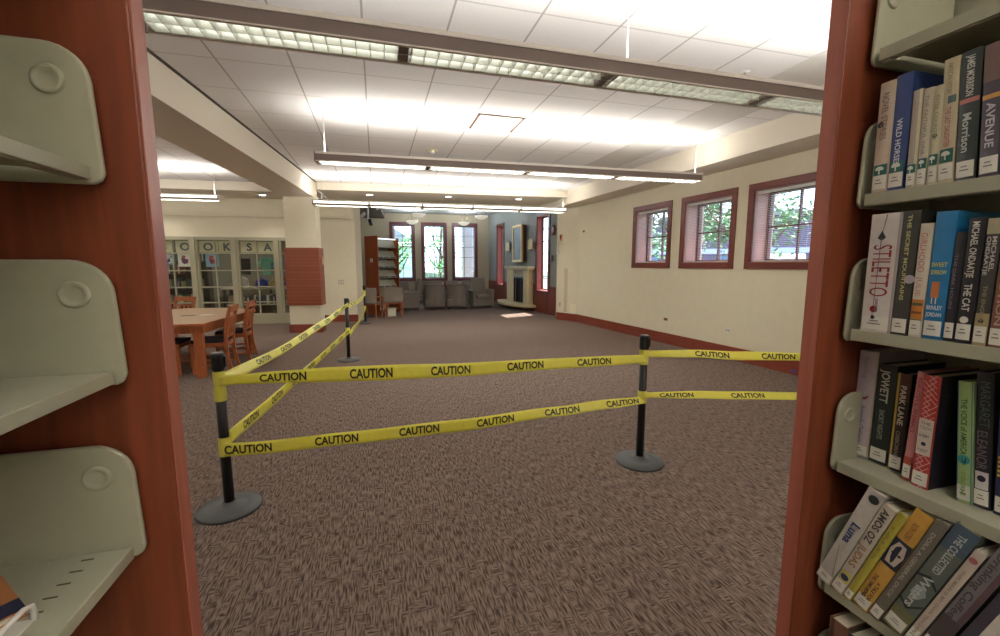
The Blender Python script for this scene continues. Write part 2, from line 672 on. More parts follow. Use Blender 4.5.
# wainscot on the fireplace wall
mb = MB()
WSC = brick_mat('wainscot_board', (116, 52, 40), (124, 58, 44), (84, 34, 26), 4, 40, .28, .012, (math.radians(90), 0, math.radians(90)), .45, 0)
prev = 0
segs = [(0, fh[0][0]), (fh[0][0], fh[0][1]), (fh[0][1], fs_(13.35)), (fs_(15.45), fh[1][0]), (fh[1][0], fh[1][1]), (fh[1][1], Lf)]
for a_, b_ in segs:
    inw = any(abs(a_ - h[0]) < 1e-6 for h in fh)
    fbox(mb, ffw, a_, b_, -.02, 0, 0, .66 if inw else .86)
fbox(mb, ffw, fh[0][1] + .0, fs_(13.9), -.02, 0, .86, .9)
struct('trim_wainscot', mb, WSC)
for i, h in enumerate(fh):
    w = bpy.data.objects.new('window_%d' % (i + 4), None)
    COL.objects.link(w)
    w['kind'] = 'structure'
    s0, s1, z0, z1 = h
    t = MB()
    T = .09
    fbox(t, ffw, s0 - T, s1 + T, -.03, .0, z1, z1 + T)
    fbox(t, ffw, s0 - T, s1 + T, -.06, .0, z0 - .06, z0)
    fbox(t, ffw, s0 - T, s0, -.03, .0, z0, z1)
    fbox(t, ffw, s1, s1 + T, -.03, .0, z0, z1)
    t.build('window_casing', mat('maroon_casing', (96, 42, 46), .45), w)
    t = MB()
    for a_, b_, c_, d_ in ((s0, s1, z0, z0 + .015), (s0, s1, z1 - .015, z1), (s0, s0 + .015, z0, z1), (s1 - .015, s1, z0, z1)):
        fbox(t, ffw, a_, b_, .0, .22, c_, d_)
    t.build('window_reveal', mat('reveal_red', (158, 76, 66), .5), w)
    t = MB()
    for a_, b_, c_, d_ in ((s0, s1, z0, z0 + .05), (s0, s1, z1 - .05, z1), (s0, s0 + .05, z0, z1), (s1 - .05, s1, z0, z1)):
        fbox(t, ffw, a_, b_, .17, .21, c_, d_)
    for q in range(1, 6):
        zz = z0 + (z1 - z0) * q / 6
        fbox(t, ffw, s0, s1, .175, .2, zz - .01, zz + .01)
    sm = (s0 + s1) / 2
    fbox(t, ffw, sm - .01, sm + .01, .175, .2, z0, z1)
    t.build('window_sash', TRIMW, w)
    t = MB()
    fbox(t, ffw, s0 + .02, s1 - .02, .187, .189, z0 + .02, z1 - .02)
    t.build('window_pane', GLASS, w)

# back wall of the bay with three tall windows (right end to left end so that outside is +Y)
BA, BB = Vector((-.75, 18.38)), Vector((4.80, 17.995))
Lb = (BB - BA).length
bu = (BB - BA) / Lb
BW = [(.70, 1.50), (1.97, 2.82), (3.25, 4.12)]
bh = [((x0 - BA.x) / bu.x, (x1 - BA.x) / bu.x, .95, 3.17) for x0, x1 in BW]
mb = MB()
u_, n_ = wall_panel(mb, BB, BA, 0, 3.7, .4, [(Lb - h[1], Lb - h[0], h[2], h[3]) for h in bh])
fbw = frame_map(BB, u_, n_)
struct('wall_back', mb, BEIGEWALL)
for i, h in enumerate(bh):
    w = bpy.data.objects.new('window_%d' % (i + 6), None)
    COL.objects.link(w)
    w['kind'] = 'structure'
    s0, s1, z0, z1 = Lb - h[1], Lb - h[0], h[2], h[3]
    t = MB()
    T = .11
    fbox(t, fbw, s0 - T, s1 + T, -.03, .0, z1, z1 + T)
    fbox(t, fbw, s0 - T, s1 + T, -.05, .0, z0 - T, z0)
    fbox(t, fbw, s0 - T, s0, -.03, .0, z0, z1)
    fbox(t, fbw, s1, s1 + T, -.03, .0, z0, z1)
    t.build('window_casing', mat('maroon_casing', (96, 42, 46), .45), w)
    t = MB()
    for a_, b_, c_, d_ in ((s0, s1, z0, z0 + .015), (s0, s1, z1 - .015, z1), (s0, s0 + .015, z0, z1), (s1 - .015, s1, z0, z1)):
        fbox(t, fbw, a_, b_, .0, .38, c_, d_)
    t.build('window_reveal', mat('reveal_plum', (120, 66, 92), .5), w)
    t = MB()
    sm = (s0 + s1) / 2
    fbox(t, fbw, sm - .012, sm + .012, .2, .225, z0, z1)
    for q in range(1, 5):
        zz = z0 + (z1 - z0) * q / 5
        fbox(t, fbw, s0, s1, .2, .225, zz - .01, zz + .01)
    for a_, b_, c_, d_ in ((s0, s1, z0, z0 + .05), (s0, s1, z1 - .05, z1), (s0, s0 + .04, z0, z1), (s1 - .04, s1, z0, z1)):
        fbox(t, fbw, a_, b_, .19, .24, c_, d_)
    t.build('window_sash', mat('muntin_grey', (110, 96, 110), .5), w)
    t = MB()
    fbox(t, fbw, s0 + .02, s1 - .02, .211, .214, z0 + .02, z1 - .02)
    t.build('window_pane', GLASS, w)

# left wall of the bay and its lowered ceiling strip
struct('wall_bay_left', MB().prism([(-.62, 12.2), (-.45, 12.2), (-.62, 18.4), (-.8, 18.4)], 0, 3.7), BEIGEWALL)
struct('ceiling_bay_strip', MB().prism([(-.46, 12.4), (.02, 12.4), (.42, 18.28), (-.62, 18.3)], 3.40, 3.63), mat('ceiling_strip_dark', (104, 92, 84), .9))  # one dark brown-grey tone over the whole strip

# wall behind the column (left of the opening) and the shop front further left
BS0, BS1 = Vector((-.50, 12.08)), Vector((-9.1, 12.845))
Lbs = (BS1 - BS0).length
mb = MB()
S_END = (BS0.x + 1.95) / .99606
hole = [(S_END, 8.3, .2, 2.2)]
# go from left to right so that the thickness lies behind (+Y)
mb2 = MB()
u_, n_ = wall_panel(mb2, BS1, BS0, 0, ZC, .16, [(Lbs - hole[0][1], Lbs - hole[0][0], .2, 2.2)])
if n_.y < 0:
    mb2 = MB()
    u_, n_ = wall_panel(mb2, BS0, BS1, 0, ZC, .16, hole)
    fbs = frame_map(BS0, u_, n_)
    flip = False
else:
    fbs0 = frame_map(BS1, u_, n_)
    fbs = lambda s, d, z: fbs0(Lbs - s, d, z)
struct('wall_rear', mb2, CREAM)
sx = lambda x: (BS0.x - x) / .99606     # distance along the rear wall for a given X
# bulkhead band high on that wall, over shop front and opening
mb = MB()
fbox(mb, fbs, .06, Lbs, -.05, 0, 2.72, ZC)
struct('trim_bulkhead', mb, CREAM)
# jamb reveal at the opening (deeper corner)
struct('wall_jamb', MB().prism([(-.50, 12.08), (-.36, 12.36), (-.36, 12.5), (-.62, 12.5), (-.62, 12.1)], 0, ZC), mat('jamb_paint', (214, 204, 180), .8))
# header over the opening
struct('wall_header', MB().prism([(-.55, 12.06), (5.0, 11.64), (5.0, 11.9), (-.55, 12.3)], 3.18, 3.7), CREAM)

# outer shell
struct('wall_left', MB().box(-9.2, -9.0, -4.2, 13, 0, ZC), CREAM)
struct('wall_behind', MB().box(-9.2, 6.6, -4.2, -4.0, 0, ZC), CREAM)

# soffits and beam
xr = lambda Y: 4.98 + (3.85 - Y) * .0506
struct('ceiling_soffit_right', MB().prism([(xr(-4), -4), (6.3, -4), (5.3, 10.5), (5.3, 11.8), (xr(11.8), 11.8)], 3.03, ZC + .02), CREAM2)
struct('ceiling_soffit_rear', MB().prism([(-1.19, 10.549), (4.66, 10.02), (4.7, 11.9), (-.9, 12.15), (-1.15, 12.15)], 3.2, ZC + .02), CREAM2)
struct('ceiling_soffit_left', MB().prism([(-9.0, 11.56), (-1.85, 10.92), (-1.19, 10.56), (-1.1, 12.14), (-9.0, 12.9)], 3.17, ZC + .02), CREAM2)
bl = lambda Y: -2.379 + (Y - 6.0) * .1078
brr = lambda Y: -1.835 + (Y - 4.59) * .1022
struct('ceiling_beam', MB().prism([(bl(-4), -4), (brr(-4), -4), (brr(10.62), 10.62), (bl(11.2), 11.2)], 3.0, ZC + .02), CREAM2)
struct('trim_ceiling_band', MB().prism([(3.80, -4), (4.43, -4), (4.43, 9.9), (3.80, 9.95)], ZC - .006, ZC + .01), BAND_GREY)
struct('trim_shadow_gap', MB().prism([(brr(-4), -4), (brr(-4) + .035, -4), (brr(10.5) + .035, 10.5), (brr(10.5), 10.5)], ZC - .008, ZC + .01), mat('gap_shade', (92, 84, 78), .9))  # flat strip, its dark colour stands for the shade along the beam

# column with brick-like wood band
C0, C1, C2, C3 = (-1.926, 10.409), (-1.198, 10.272), (-1.145, 10.646), (-1.873, 10.783)


def grow(k, z0, z1, mb):
    cx, cy = sum(p[0] for p in (C0, C1, C2, C3)) / 4, sum(p[1] for p in (C0, C1, C2, C3)) / 4
    pts = []
    for p in (C0, C1, C2, C3):
        dx, dy = p[0] - cx, p[1] - cy
        pts.append((p[0] + k * math.copysign(1, dx), p[1] + k * math.copysign(1, dy)))
    mb.prism(pts, z0, z1)
    return mb


struct('wall_column', grow(-.035, 0, 3.02, MB()), CREAM)
struct('trim_column_band', grow(.0, .62, 1.9, MB()), brick_mat('band_slats', (148, 78, 50), (140, 72, 47), (116, 58, 40), 3, 60, .22, .012, (math.radians(90), 0, 0), .5, 0))
struct('baseboard_column', grow(-.015, 0, .19, MB()), BASEW)

# baseboards
mb = MB()
fbox(mb, frw, 0, (RA - RB).length, -.03, 0, 0, .205)
struct('baseboard_right', mb, BASEW)
struct('baseboard_pier', MB().prism([(5.15, 10.36), (5.2, 10.42), (4.90, 11.05), (4.855, 11.03)], 0, .2), BASEW)
mb = MB()
fbox(mb, fbs, .0, S_END, -.025, 0, 0, .19)
struct('baseboard_rear', mb, BASEW)

# shop front -------------------------------------------------
mb = MB()
fbox(mb, fbs, S_END - .06, 8.3, -.02, .13, .18, .26)
fbox(mb, fbs, S_END - .06, 8.3, -.02, .13, 2.14, 2.22)
fbox(mb, fbs, S_END - .06, 8.3, -.012, 0, .0, .18)
MUL = [-2.425, -3.425, -4.346, -5.32, -6.29, -7.26, -8.23]
for x in MUL:
    fbox(mb, fbs, sx(x) - .045, sx(x) + .045, -.04, .13, .2, 2.2)
    fbox(mb, fbs, sx(x) - .095, sx(x) - .045, .0, .1, .2, 2.2)
    fbox(mb, fbs, sx(x) + .045, sx(x) + .095, .0, .1, .2, 2.2)
fbox(mb, fbs, S_END - .06, S_END + .05, -.02, .13, .2, 2.2)
ed = [-1.99] + MUL
for i in range(len(ed) - 1):
    a_, b_ = sx(ed[i]), sx(ed[i + 1])
    c_ = (a_ + b_) / 2
    fbox(mb, fbs, c_ - .013, c_ + .013, .03, .08, .24, 2.16)
    for z in (.566, .963, 1.381, 1.818):
        fbox(mb, fbs, a_, b_, .03, .08, z - .014, z + .014)
struct('trim_shop_front', mb, STOREF)
mb = MB()
fbox(mb, fbs, S_END, 8.3, .052, .056, .24, 2.16)
struct('window_9', mb, SGLASS)
# lettered paper sheets in the top row of panes
lx = [(-5.04, 'B'), (-4.568, 'O'), (-4.047, 'O'), (-3.607, 'K'), (-3.102, 'S'), (-2.67, 'A')]
PAPERC = mat('sign_paper', (200, 192, 160), .8)
INKB = mat('sign_letter_blue', (74, 84, 112), .7)
order = ['first', 'second', 'third', 'fourth', 'fifth', 'sixth']
for i, (x, ch) in enumerate(lx):
    t = MB()
    fbox(t, fbs, sx(x) - .225, sx(x) + .205, .085, .087, 1.84, 2.12)
    o = t.build('letter_sheet', PAPERC)
    tag(o, 'cream sheet with blue letter %s%s in top pane of shop front' % (ch, {1: ' (beside B)', 2: ' (beside K)'}.get(i, '')), 'paper sign', 'lettered sheets in the shop front')
    t = MB()
    vs, fs, w = text_geo(ch, .03)
    h = .185
    t.add([fbs(sx(x) + (w / 2 - u) * h * 1.05 - .0, .083, 1.885 + v * h) for u, v in vs], fs)
    t.build('letter', INKB, o, recalc=False)

# room behind the shop front
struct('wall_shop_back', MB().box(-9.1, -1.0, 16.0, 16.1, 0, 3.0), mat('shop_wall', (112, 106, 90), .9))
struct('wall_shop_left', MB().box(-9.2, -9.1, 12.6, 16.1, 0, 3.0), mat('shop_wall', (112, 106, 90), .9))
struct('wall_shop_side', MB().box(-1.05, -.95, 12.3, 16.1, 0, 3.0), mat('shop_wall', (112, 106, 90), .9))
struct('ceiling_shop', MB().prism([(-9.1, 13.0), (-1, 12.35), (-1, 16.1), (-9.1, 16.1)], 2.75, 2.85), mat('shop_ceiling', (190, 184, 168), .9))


# ================================================================ ceiling things
def pendant(name, xa, xb, ya, yb, label, rods, bright, group='pendant strip lights over the open floor', side=False, down=1.0, cables=()):
    """suspended linear light: near top edge runs from (xa, ya) to (xb, yb)"""
    rz = math.atan2(yb - ya, xb - xa)
    L_ = math.hypot(xb - xa, yb - ya)
    cx, cy = (xa + xb) / 2 - math.sin(rz) * .115, (ya + yb) / 2 + math.cos(rz) * .115
    t = thing(name, label, 'ceiling light', (cx, cy, 2.85), rz, group)
    h = L_ / 2
    b = MB()
    for sg in (-1, 1):
        y = sg * .115
        yi = sg * .106
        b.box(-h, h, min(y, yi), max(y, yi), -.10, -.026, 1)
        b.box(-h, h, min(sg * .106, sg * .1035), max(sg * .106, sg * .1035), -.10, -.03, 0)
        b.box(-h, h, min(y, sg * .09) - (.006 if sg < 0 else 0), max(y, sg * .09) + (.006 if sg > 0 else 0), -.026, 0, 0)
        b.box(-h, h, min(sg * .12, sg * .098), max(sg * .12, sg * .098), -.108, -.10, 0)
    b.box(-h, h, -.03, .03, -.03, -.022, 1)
    b.box(-h - .012, -h, -.12, .12, -.108, 0, 1)
    b.box(h, h + .012, -.12, .12, -.108, 0, 0)
    n = max(1, round(L_ / 1.22))
    for k in range(1, n):
        x = -h + L_ * k / n
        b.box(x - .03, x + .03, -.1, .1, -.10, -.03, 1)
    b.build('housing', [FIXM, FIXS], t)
    lv = MB()
    x = -h + .04
    st = .078
    while x < h - .02:
        lv.box(x - .0015, x + .0015, -.098, .098, -.104, -.052)
        x += st
    for y in (-.096, -.002, .094):
        lv.box(-h + .01, h - .01, y - .001, y + .003, -.104, -.052)
    lv.build('louver', LOUV, t)
    for k in range(n):
        a_, b_ = -h + L_ * k / n + .04, -h + L_ * (k + 1) / n - .04
        for y in (-.05, .05):
            MB().tube([(a_, y, -.045), (b_, y, -.045)], .014, 8).build('lamp_tube', TUBE if bright else TUBED, t)
    if side:
        s_ = MB()
        for k in range(n):
            a_, b_ = -h + L_ * k / n + .02, -h + L_ * (k + 1) / n - .02
            s_.box(a_, b_, -.119, -.114, -.066, -.012)
        s_.build('side_lens', mat('lit_side_lens', (255, 250, 240), .4, emit=1.6), t)
    for x in rods:
        q = MB().tube([(x, 0, -.0), (x, 0, ZC - 2.85)], .006, 6)
        q.lathe([(0, .5), (.05, .505), (.055, .512)], 16, (x, 0, 0))
        q.build('hanger', WHITE, t)
    for x in cables:
        MB().tube([(x, 0, 0), (x, 0, ZC - 2.85)], .0012, 5).build('cable', STEEL, t)
    for k in range(n):
        a_ = -h + L_ * (k + .5) / n
        for sg in (-1, 1):
            l = area('lamp_glow', (0, 0, 0), L_ / n * .94, .09, UP_E * .75 * L_ / n, (math.pi + sg * .85, 0, 0))
            l.parent = t
            l.location = (a_, sg * .05, .045)
        if not down:
            continue
        l = area('lamp_glow', (0, 0, 0), L_ / n * .94, .17, DOWN_E * down * L_ / n, (0, 0, 0))
        l.parent = t
        l.location = (a_, 0, -.051)
    return t


pendant('pendant_light', -1.12, 4.15, 2.62, 2.565, 'nearest long pendant light with open louver cells seen from below', [.165, -2.62, 2.6], False, down=0)
pendant('pendant_light', -.64, 4.62, 5.60, 5.33, 'middle long pendant light with a shade-toned brown side and glowing louver', [-2.54, 2.6], True)
pendant('pendant_light', -1.19, 4.33, 9.62, 9.33, 'farthest long pendant light hanging in front of the lounge opening', [2.72], True, side=True, cables=[-2.6])
pendant('pendant_light', -1.0, 4.2, -.9, -.95, 'unseen pendant light added for fill behind the bookshelves', [-2.3, 2.3], True, down=1.7)  # out of view, added to light the near shelves from behind
pendant('pendant_light', -1.0, 4.2, -3.0, -3.05, 'unseen pendant light added for fill at the very back behind the bookshelves', [-2.3, 2.3], True, down=1.7)  # second fixture added out of view for light on the near shelves
pendant('pendant_light', -8.2, -2.83, 9.95, 9.46, 'long pendant light over the reading table area in front of the shop front', [2.6, -2.6], True, side=True)
pendant('pendant_light', -8.2, -2.9, 5.4, 5.2, 'unseen pendant light added above the near end of the reading table area', [2.6, -2.6], True)  # added out of view as fill for the left part of the room
pendant('pendant_light', -8.2, -3.1, 1.4, 1.3, 'unseen pendant light added far off behind the bookshelf', [2.6, -2.6], True)  # another unseen fixture added as fill on the left

# round recessed lights in the rear soffit
CANS = [(-4.922, 12.1 - .25, 3.17, 'recessed ceiling light above the shop front, farthest from the column'),
        (-2.524, 11.55, 3.17, 'recessed ceiling light nearest to the column above the shop front'),
        (-.082, 11.0, 3.2, 'recessed ceiling light over the lounge opening, nearest the column'),
        (1.789, 10.76, 3.2, 'recessed ceiling light over the middle of the lounge opening'),
        (3.592, 10.65, 3.2, 'recessed ceiling light over the lounge opening, nearest the fire alarm')]
for x, y, z, lb in CANS:
    t = thing('recessed_light', lb, 'ceiling light', (x, y, z), 0, 'round recessed lights in the rear soffit')
    MB().lathe([(.072, -.003), (.095, -.006), (.105, -.002), (.105, .0)], 24).build('trim_ring', WHITE, t)
    MB().lathe([(0, -.004), (.072, -.004)], 24).build('lens', CANL, t)
    l = bpy.data.lights.new('downlight', 'SPOT')
    l.energy = 22
    l.spot_size = math.radians(110)
    l.spot_blend = .8
    l.shadow_soft_size = .07
    l.color = (1, .93, .82)
    lo = bpy.data.objects.new('downlight', l)
    COL.objects.link(lo)
    lo.parent = t
    lo.location = (0, 0, -.02)

t = thing('air_vent', 'square ceiling air vent with dark slots', 'vent', (1.575, 5.61, ZC))
b = MB()
b.box(-.27, .27, -.27, .27, -.012, -.001)
b.build('vent_panel', mat('vent_white', (236, 228, 212), .6), t, bevel=.004)
b = MB()
b.box(-.305, -.27, -.30, .30, -.006, -.001)
b.box(.27, .305, -.30, .30, -.006, -.001)
b.box(-.30, .30, -.30, -.27, -.006, -.001)
b.box(-.30, .30, .27, .30, -.006, -.001)
b.build('vent_slot', mat('slot_dark', (96, 70, 56), .8), t)
for (x, y), lb, nm, ct in (((.938, 7.158), 'small ceiling smoke detector with cream base beyond the air vent', 'smoke_detector', 'smoke detector'),):
    t = thing(nm, lb, ct, (x, y, ZC))
    MB().lathe([(0, -.012), (.09, -.012), (.095, 0)], 20).build('base_plate', mat('detector_cream', (226, 212, 160), .5), t)
    MB().lathe([(0, -.06), (.03, -.058), (.045, -.04), (.045, -.012)], 16).build('sensor', WHITE, t)
for (x, y), lb in (((3.47, 3.515), 'ceiling sprinkler disc just behind the nearest pendant light'), ((2.14, 5.79), 'ceiling sprinkler disc to the window side of the air vent'), ((2.9, 8.3), 'ceiling sprinkler disc near the soffit beyond the middle pendant light')):
    t = thing('sprinkler', lb, 'sprinkler', (x, y, ZC), 0, 'sprinkler discs in the ceiling')
    MB().lathe([(0, -.01), (.045, -.01), (.05, 0)], 16).build('cover_plate', WHITE, t)
    MB().tube([(0, 0, -.01), (0, 0, -.03)], .01, 8).build('sprinkler_head', STEEL, t)


# ================================================================ stanchions and caution tape
def stanchion(x, y, label, r=.178):
    t = thing('stanchion', label, 'barrier post', (x, y, 0), 0, 'black barrier posts holding the tape')
    MB().lathe([(0, .0), (r, 0), (r, .008), (r * .98, .016), (r * .6, .026), (.045, .034), (.036, .05), (0, .05)], 40).build('base', BASEG, t)
    MB().lathe([(0, .0), (r + .004, 0), (r + .004, .007), (r, .009)], 40).build('base_rim', BLACK, t)
    MB().lathe([(.0, .03), (.029, .03), (.029, .90), (0, .90)], 24).build('pole', BLACKM, t)
    b = MB().lathe([(0, .89), (.034, .89), (.036, .90), (.036, .985), (.033, .995), (0, .997)], 24)
    b.box(-.012, .012, -.044, -.03, .91, .975)
    b.box(.03, .044, -.012, .012, .91, .975)
    b.build('head', BLACK, t)
    MB().lathe([(0, .9985), (.028, .9985), (.03, .996)], 24).build('cap', mat('cap_grey', (120, 120, 118), .4), t)
    return t


S1, S2, S3, S4, S5 = (-.934, 2.885), (1.925, 2.725), (-.464, 7.129), (-.308, 11.671), (3.42, 2.374)
stanchion(*S1, 'nearest black post on a grey round base, by the reading table')
stanchion(*S2, 'black barrier post on a grey round base standing alone below the small windows')
stanchion(*S3, 'black barrier post between the nearest post and the far column')
stanchion(*S4, 'farthest black barrier post at the corner of the lounge opening')
stanchion(*S5, 'black barrier post hidden behind the right bookshelf end')


def tape(p0, p1, prof, label, words, flip=1, wraps=(), lean=0, glossy=False, tw=.265, th=.60, grp='caution tape strung between the posts'):
    """ribbon from p0 to p1; prof = [(t, ztop, zbot, tilt)] ; words = distances along of each CAUTION"""
    p0, p1 = Vector((*p0, 0)), Vector((*p1, 0))
    d = p1 - p0
    L_ = d.length
    d /= L_
    n = Vector((d.y, -d.x, 0)) * flip
    off = n * .031

    def at(s, v, e=0.0):
        tt = min(max(s / L_, 0), 1)
        for i in range(len(prof) - 1):
            if prof[i][0] <= tt <= prof[i + 1][0]:
                break
        a, b = prof[i], prof[i + 1]
        k = (tt - a[0]) / max(1e-6, b[0] - a[0])
        k = max(0, min(1, k))
        k = k * k * (3 - 2 * k)
        zt, zb, ti = (a[j] + (b[j] - a[j]) * k for j in (1, 2, 3))
        crease = .002 * math.sin(s * 11) * math.sin(v * math.pi)
        edge = math.sin(math.pi * min(1, max(0, tt)))
        return p0 + d * s + off * (1 - .0 * edge) + n * (e + crease + ti * (.5 - v)) + Vector((0, 0, zb + (zt - zb) * v))
    b = MB()
    N, M = 90, 5
    vs = [at(L_ * i / N, j / (M - 1)) for i in range(N + 1) for j in range(M)]
    fs = [(i * M + j, (i + 1) * M + j, (i + 1) * M + j + 1, i * M + j + 1) for i in range(N) for j in range(M - 1)]
    b.add(vs, fs, 0, True)
    o = b.build('caution_tape', YEL, recalc=False)
    tag(o, label, 'caution tape', grp)
    sd = o.modifiers.new('thickness', 'SOLIDIFY')
    sd.thickness = .0006
    sd.offset = 0
    for s in words:
        w = MB()
        vs_, fs_t, wd = text_geo('CAUTION', .03)
        for side in (1, -1):
            pts = []
            for u, v in vs_:
                q = s + u / wd * tw
                vv = .5 - th / 2 + v * th
                q2 = q if flip * side > 0 else (2 * s + tw - q)
                pts.append(at(q2, vv, .0014 * side))
            if side == 1:
                w.add(pts, fs_t)
        w.build('lettering', INK, o, recalc=False)
    for (px, py), za, zb in wraps:
        q = MB()
        for k in range(3):
            q.lathe([(.0315 + .0006 * k, za + .012 * k), (.0325 + .0006 * k, za + (zb - za) * .5), (.0315 + .0006 * k, zb - .01 * k)], 20, (px, py, 0))
        q.build('wrap', YEL, o, recalc=False)
    return o


def wordrun(s0, L_, pitch=.53, tw=.265):
    out = []
    s = s0
    while s + tw < L_ - .02:
        out.append(s)
        s += pitch
    return out


L12 = math.hypot(S2[0] - S1[0], S2[1] - S1[1])
tape(S1, S2, [(0, .852, .796, 0), (.03, .862, .803, 0), (.12, .872, .797, 0), (.22, .88, .785, 0), (.34, .876, .775, 0), (.52, .862, .772, 0), (.72, .862, .785, .01), (.9, .858, .788, .015), (1, .852, .795, .02)],
     'upper caution tape from the nearest post to the post below the small windows', [s for s in (.232, .755, 1.268, 1.79, 2.31)], 1,
     [(S1, .79, .885), (S2, .775, .85)])
tape(S1, S2, [(0, .438, .353, 0), (.07, .432, .350, 0), (.26, .447, .362, 0), (.5, .468, .382, 0), (.75, .50, .437, .03), (.9, .522, .467, .05), (1, .525, .48, .03)],
     'lower caution tape from the nearest post to the post below the small windows', [s for s in (.008, .525, 1.05, 1.575, 2.07, 2.55)], 1,
     [(S1, .35, .47), (S2, .475, .56)])
L25 = math.hypot(S5[0] - S2[0], S5[1] - S2[1])
tape(S2, S5, [(0, .885, .835, .0), (.24, .885, .832, .03), (.48, .868, .806, .03), (.8, .853, .795, .0), (1, .845, .79, 0)],
     'upper caution tape running from the lone post behind the right bookshelf', wordrun(.38, L25, .52), 1, [(S2, .84, .895)], th=.62)
tape(S2, S5, [(0, .562, .52, .0), (.24, .562, .515, .04), (.48, .552, .505, .05), (.8, .54, .489, .03), (1, .535, .485, 0)],
     'lower caution tape running from the lone post behind the right bookshelf', wordrun(.12, L25, .56), 1, [(S2, .51, .57)], th=.55)
L13 = math.hypot(S3[0] - S1[0], S3[1] - S1[1])
tape(S1, S3, [(0, .865, .80, .04), (.25, .835, .778, .03), (.6, .862, .80, .04), (1, .93, .872, 0)],
     'upper caution tape running back from the nearest post to the middle post', wordrun(.5, L13), 1, [(S1, .70, .80), (S3, .86, .94)], th=.55)
tape(S1, S3, [(0, .51, .42, 0), (.15, .50, .41, 0), (.5, .50, .42, 0), (1, .525, .44, 0)],
     'lower caution tape running back from the nearest post to the middle post', wordrun(.2, L13), 1, [(S3, .44, .53)], th=.55)
L34 = math.hypot(S4[0] - S3[0], S4[1] - S3[1])
tape(S3, S4, [(0, .90, .84, .04), (.5, .80, .76, .05), (1, .80, .74, 0)],
     'upper caution tape from the middle post to the farthest post', wordrun(.4, L34), 1, [(S4, .72, .86)], th=.5)
tape(S3, S4, [(0, .47, .38, 0), (.5, .40, .33, 0), (1, .43, .36, 0)],
     'lower caution tape from the middle post to the farthest post', wordrun(.6, L34), 1, [(S4, .33, .46)], th=.5)

# ================================================================ things on the walls


def wallbox(name, f, s, z, w, h, dpt, m, label, cat, parts=None, group=None):
    b = MB()
    fbox(b, f, s - w / 2, s + w / 2, -dpt, 0, z - h / 2, z + h / 2)
    o = b.build(name, m, bevel=.002)
    tag(o, label, cat, group)
    return o


srw = lambda Y: Lr - rs(Y)
o = wallbox('wall_outlet', frw, srw(5.56), .46, .10, .075, .006, WHITE, 'white outlet plate low on the window wall, nearer the right bookshelf', 'wall outlet')
b = MB()
for k in (-.022, .022):
    fbox(b, frw, srw(5.56) + k - .013, srw(5.56) + k + .013, -.0075, -.005, .445, .475)
b.build('socket', mat('socket_grey', (150, 144, 132), .5), o)  # sockets in a plain grey-beige, darker than the plate
o = wallbox('wall_outlet', frw, srw(7.0), .47, .10, .05, .006, mat('copper_plate', (150, 84, 60), .4), 'red-brown outlet plate low on the wall under the farthest small window', 'wall outlet')
b = MB()
for k in (-.022, .022):
    fbox(b, frw, srw(7.0) + k - .012, srw(7.0) + k + .012, -.0075, -.005, .455, .485)
b.build('socket', mat('socket_dark', (90, 52, 42), .5), o)
o = wallbox('wall_sensor', frw, srw(10.1), 2.38, .05, .05, .02, BLACK, 'tiny dark sensor high on the wall near its far corner', 'sensor')
o = wallbox('blue_tape_mark', frw, srw(4.42), .05, .045, .045, .031, mat('blue_tape', (44, 92, 190), .6), 'small blue tape mark on the baseboard beside the right bookshelf', 'tape mark')
# pier face toward the opening
PA, PB = Vector((4.876, 11.037)), Vector((5.172, 10.37))
pu = (PB - PA).normalized()
pn = Vector((-pu.y, pu.x))
fpr = frame_map(PA, pu, pn if pn.x > 0 else -pn)
PD = (PB - PA).length
o = wallbox('fire_alarm', fpr, .13, 2.27, .07, .18, .03, mat('alarm_cream', (214, 196, 166), .5), 'small red and cream fire alarm on the pier beside the lounge opening', 'fire alarm')
b = MB()
fbox(b, fpr, .10, .16, -.036, -.03, 2.24, 2.34)
fbox(b, fpr, .115, .145, -.036, -.03, 2.19, 2.24)
b.build('alarm_lens', mat('alarm_red', (176, 40, 34), .4), o)
o = wallbox('thermostat', fpr, .05, 1.89, .07, .15, .03, WHITE, 'white thermostat on the pier below the fire alarm', 'thermostat')
b = MB()
fbox(b, fpr, .03, .07, -.034, -.03, 1.90, 1.93)
b.build('display', mat('display_grey', (150, 154, 150), .3), o)
o = wallbox('wall_outlet', fpr, .12, .43, .07, .11, .006, mat('outlet_beige', (196, 182, 150), .5), 'beige outlet plate low on the pier beside the lounge opening', 'wall outlet')
b = MB()
for k in (-.022, .022):
    fbox(b, fpr, .107, .133, -.0075, -.005, .43 + k - .013, .43 + k + .013)
b.build('socket', mat('socket_grey', (150, 144, 132), .5), o)
o = wallbox('corner_guard', fpr, .32, .83, .12, 1.20, .008, mat('guard_cream', (204, 192, 164), .5), 'tall cream corner guard strip on the pier', 'corner guard')
o = wallbox('access_plate', fpr, PD - .13, .34, .22, .24, .006, mat('plate_cream', (236, 226, 200), .5), 'square cream access plate on the pier just above the baseboard', 'wall plate')
# rear wall: light switch plate
o = wallbox('light_switch', fbs, sx(-.90), 1.07, .15, .12, .008, mat('switch_beige', (196, 184, 156), .5), 'beige double switch plate on the cream wall beside the column', 'light switch')
b = MB()
for k in (-.035, .035):
    fbox(b, fbs, sx(-.90) + k - .012, sx(-.90) + k + .012, -.014, -.008, 1.04, 1.10)
b.build('rocker', WHITE, o)
o = thing('card_reader', 'small pale plate on the side of the column beside the wood band', 'wall plate', (-1.150, 10.47, 1.62), math.radians(-8))
MB().box(.0, .02, -.06, .06, -.09, .09).build('plate', mat('plate_pinkish', (206, 170, 146), .5), o, bevel=.003)


# ================================================================ fireplace and lounge
def fpt(X, Y, z):
    return (X, Y, z)


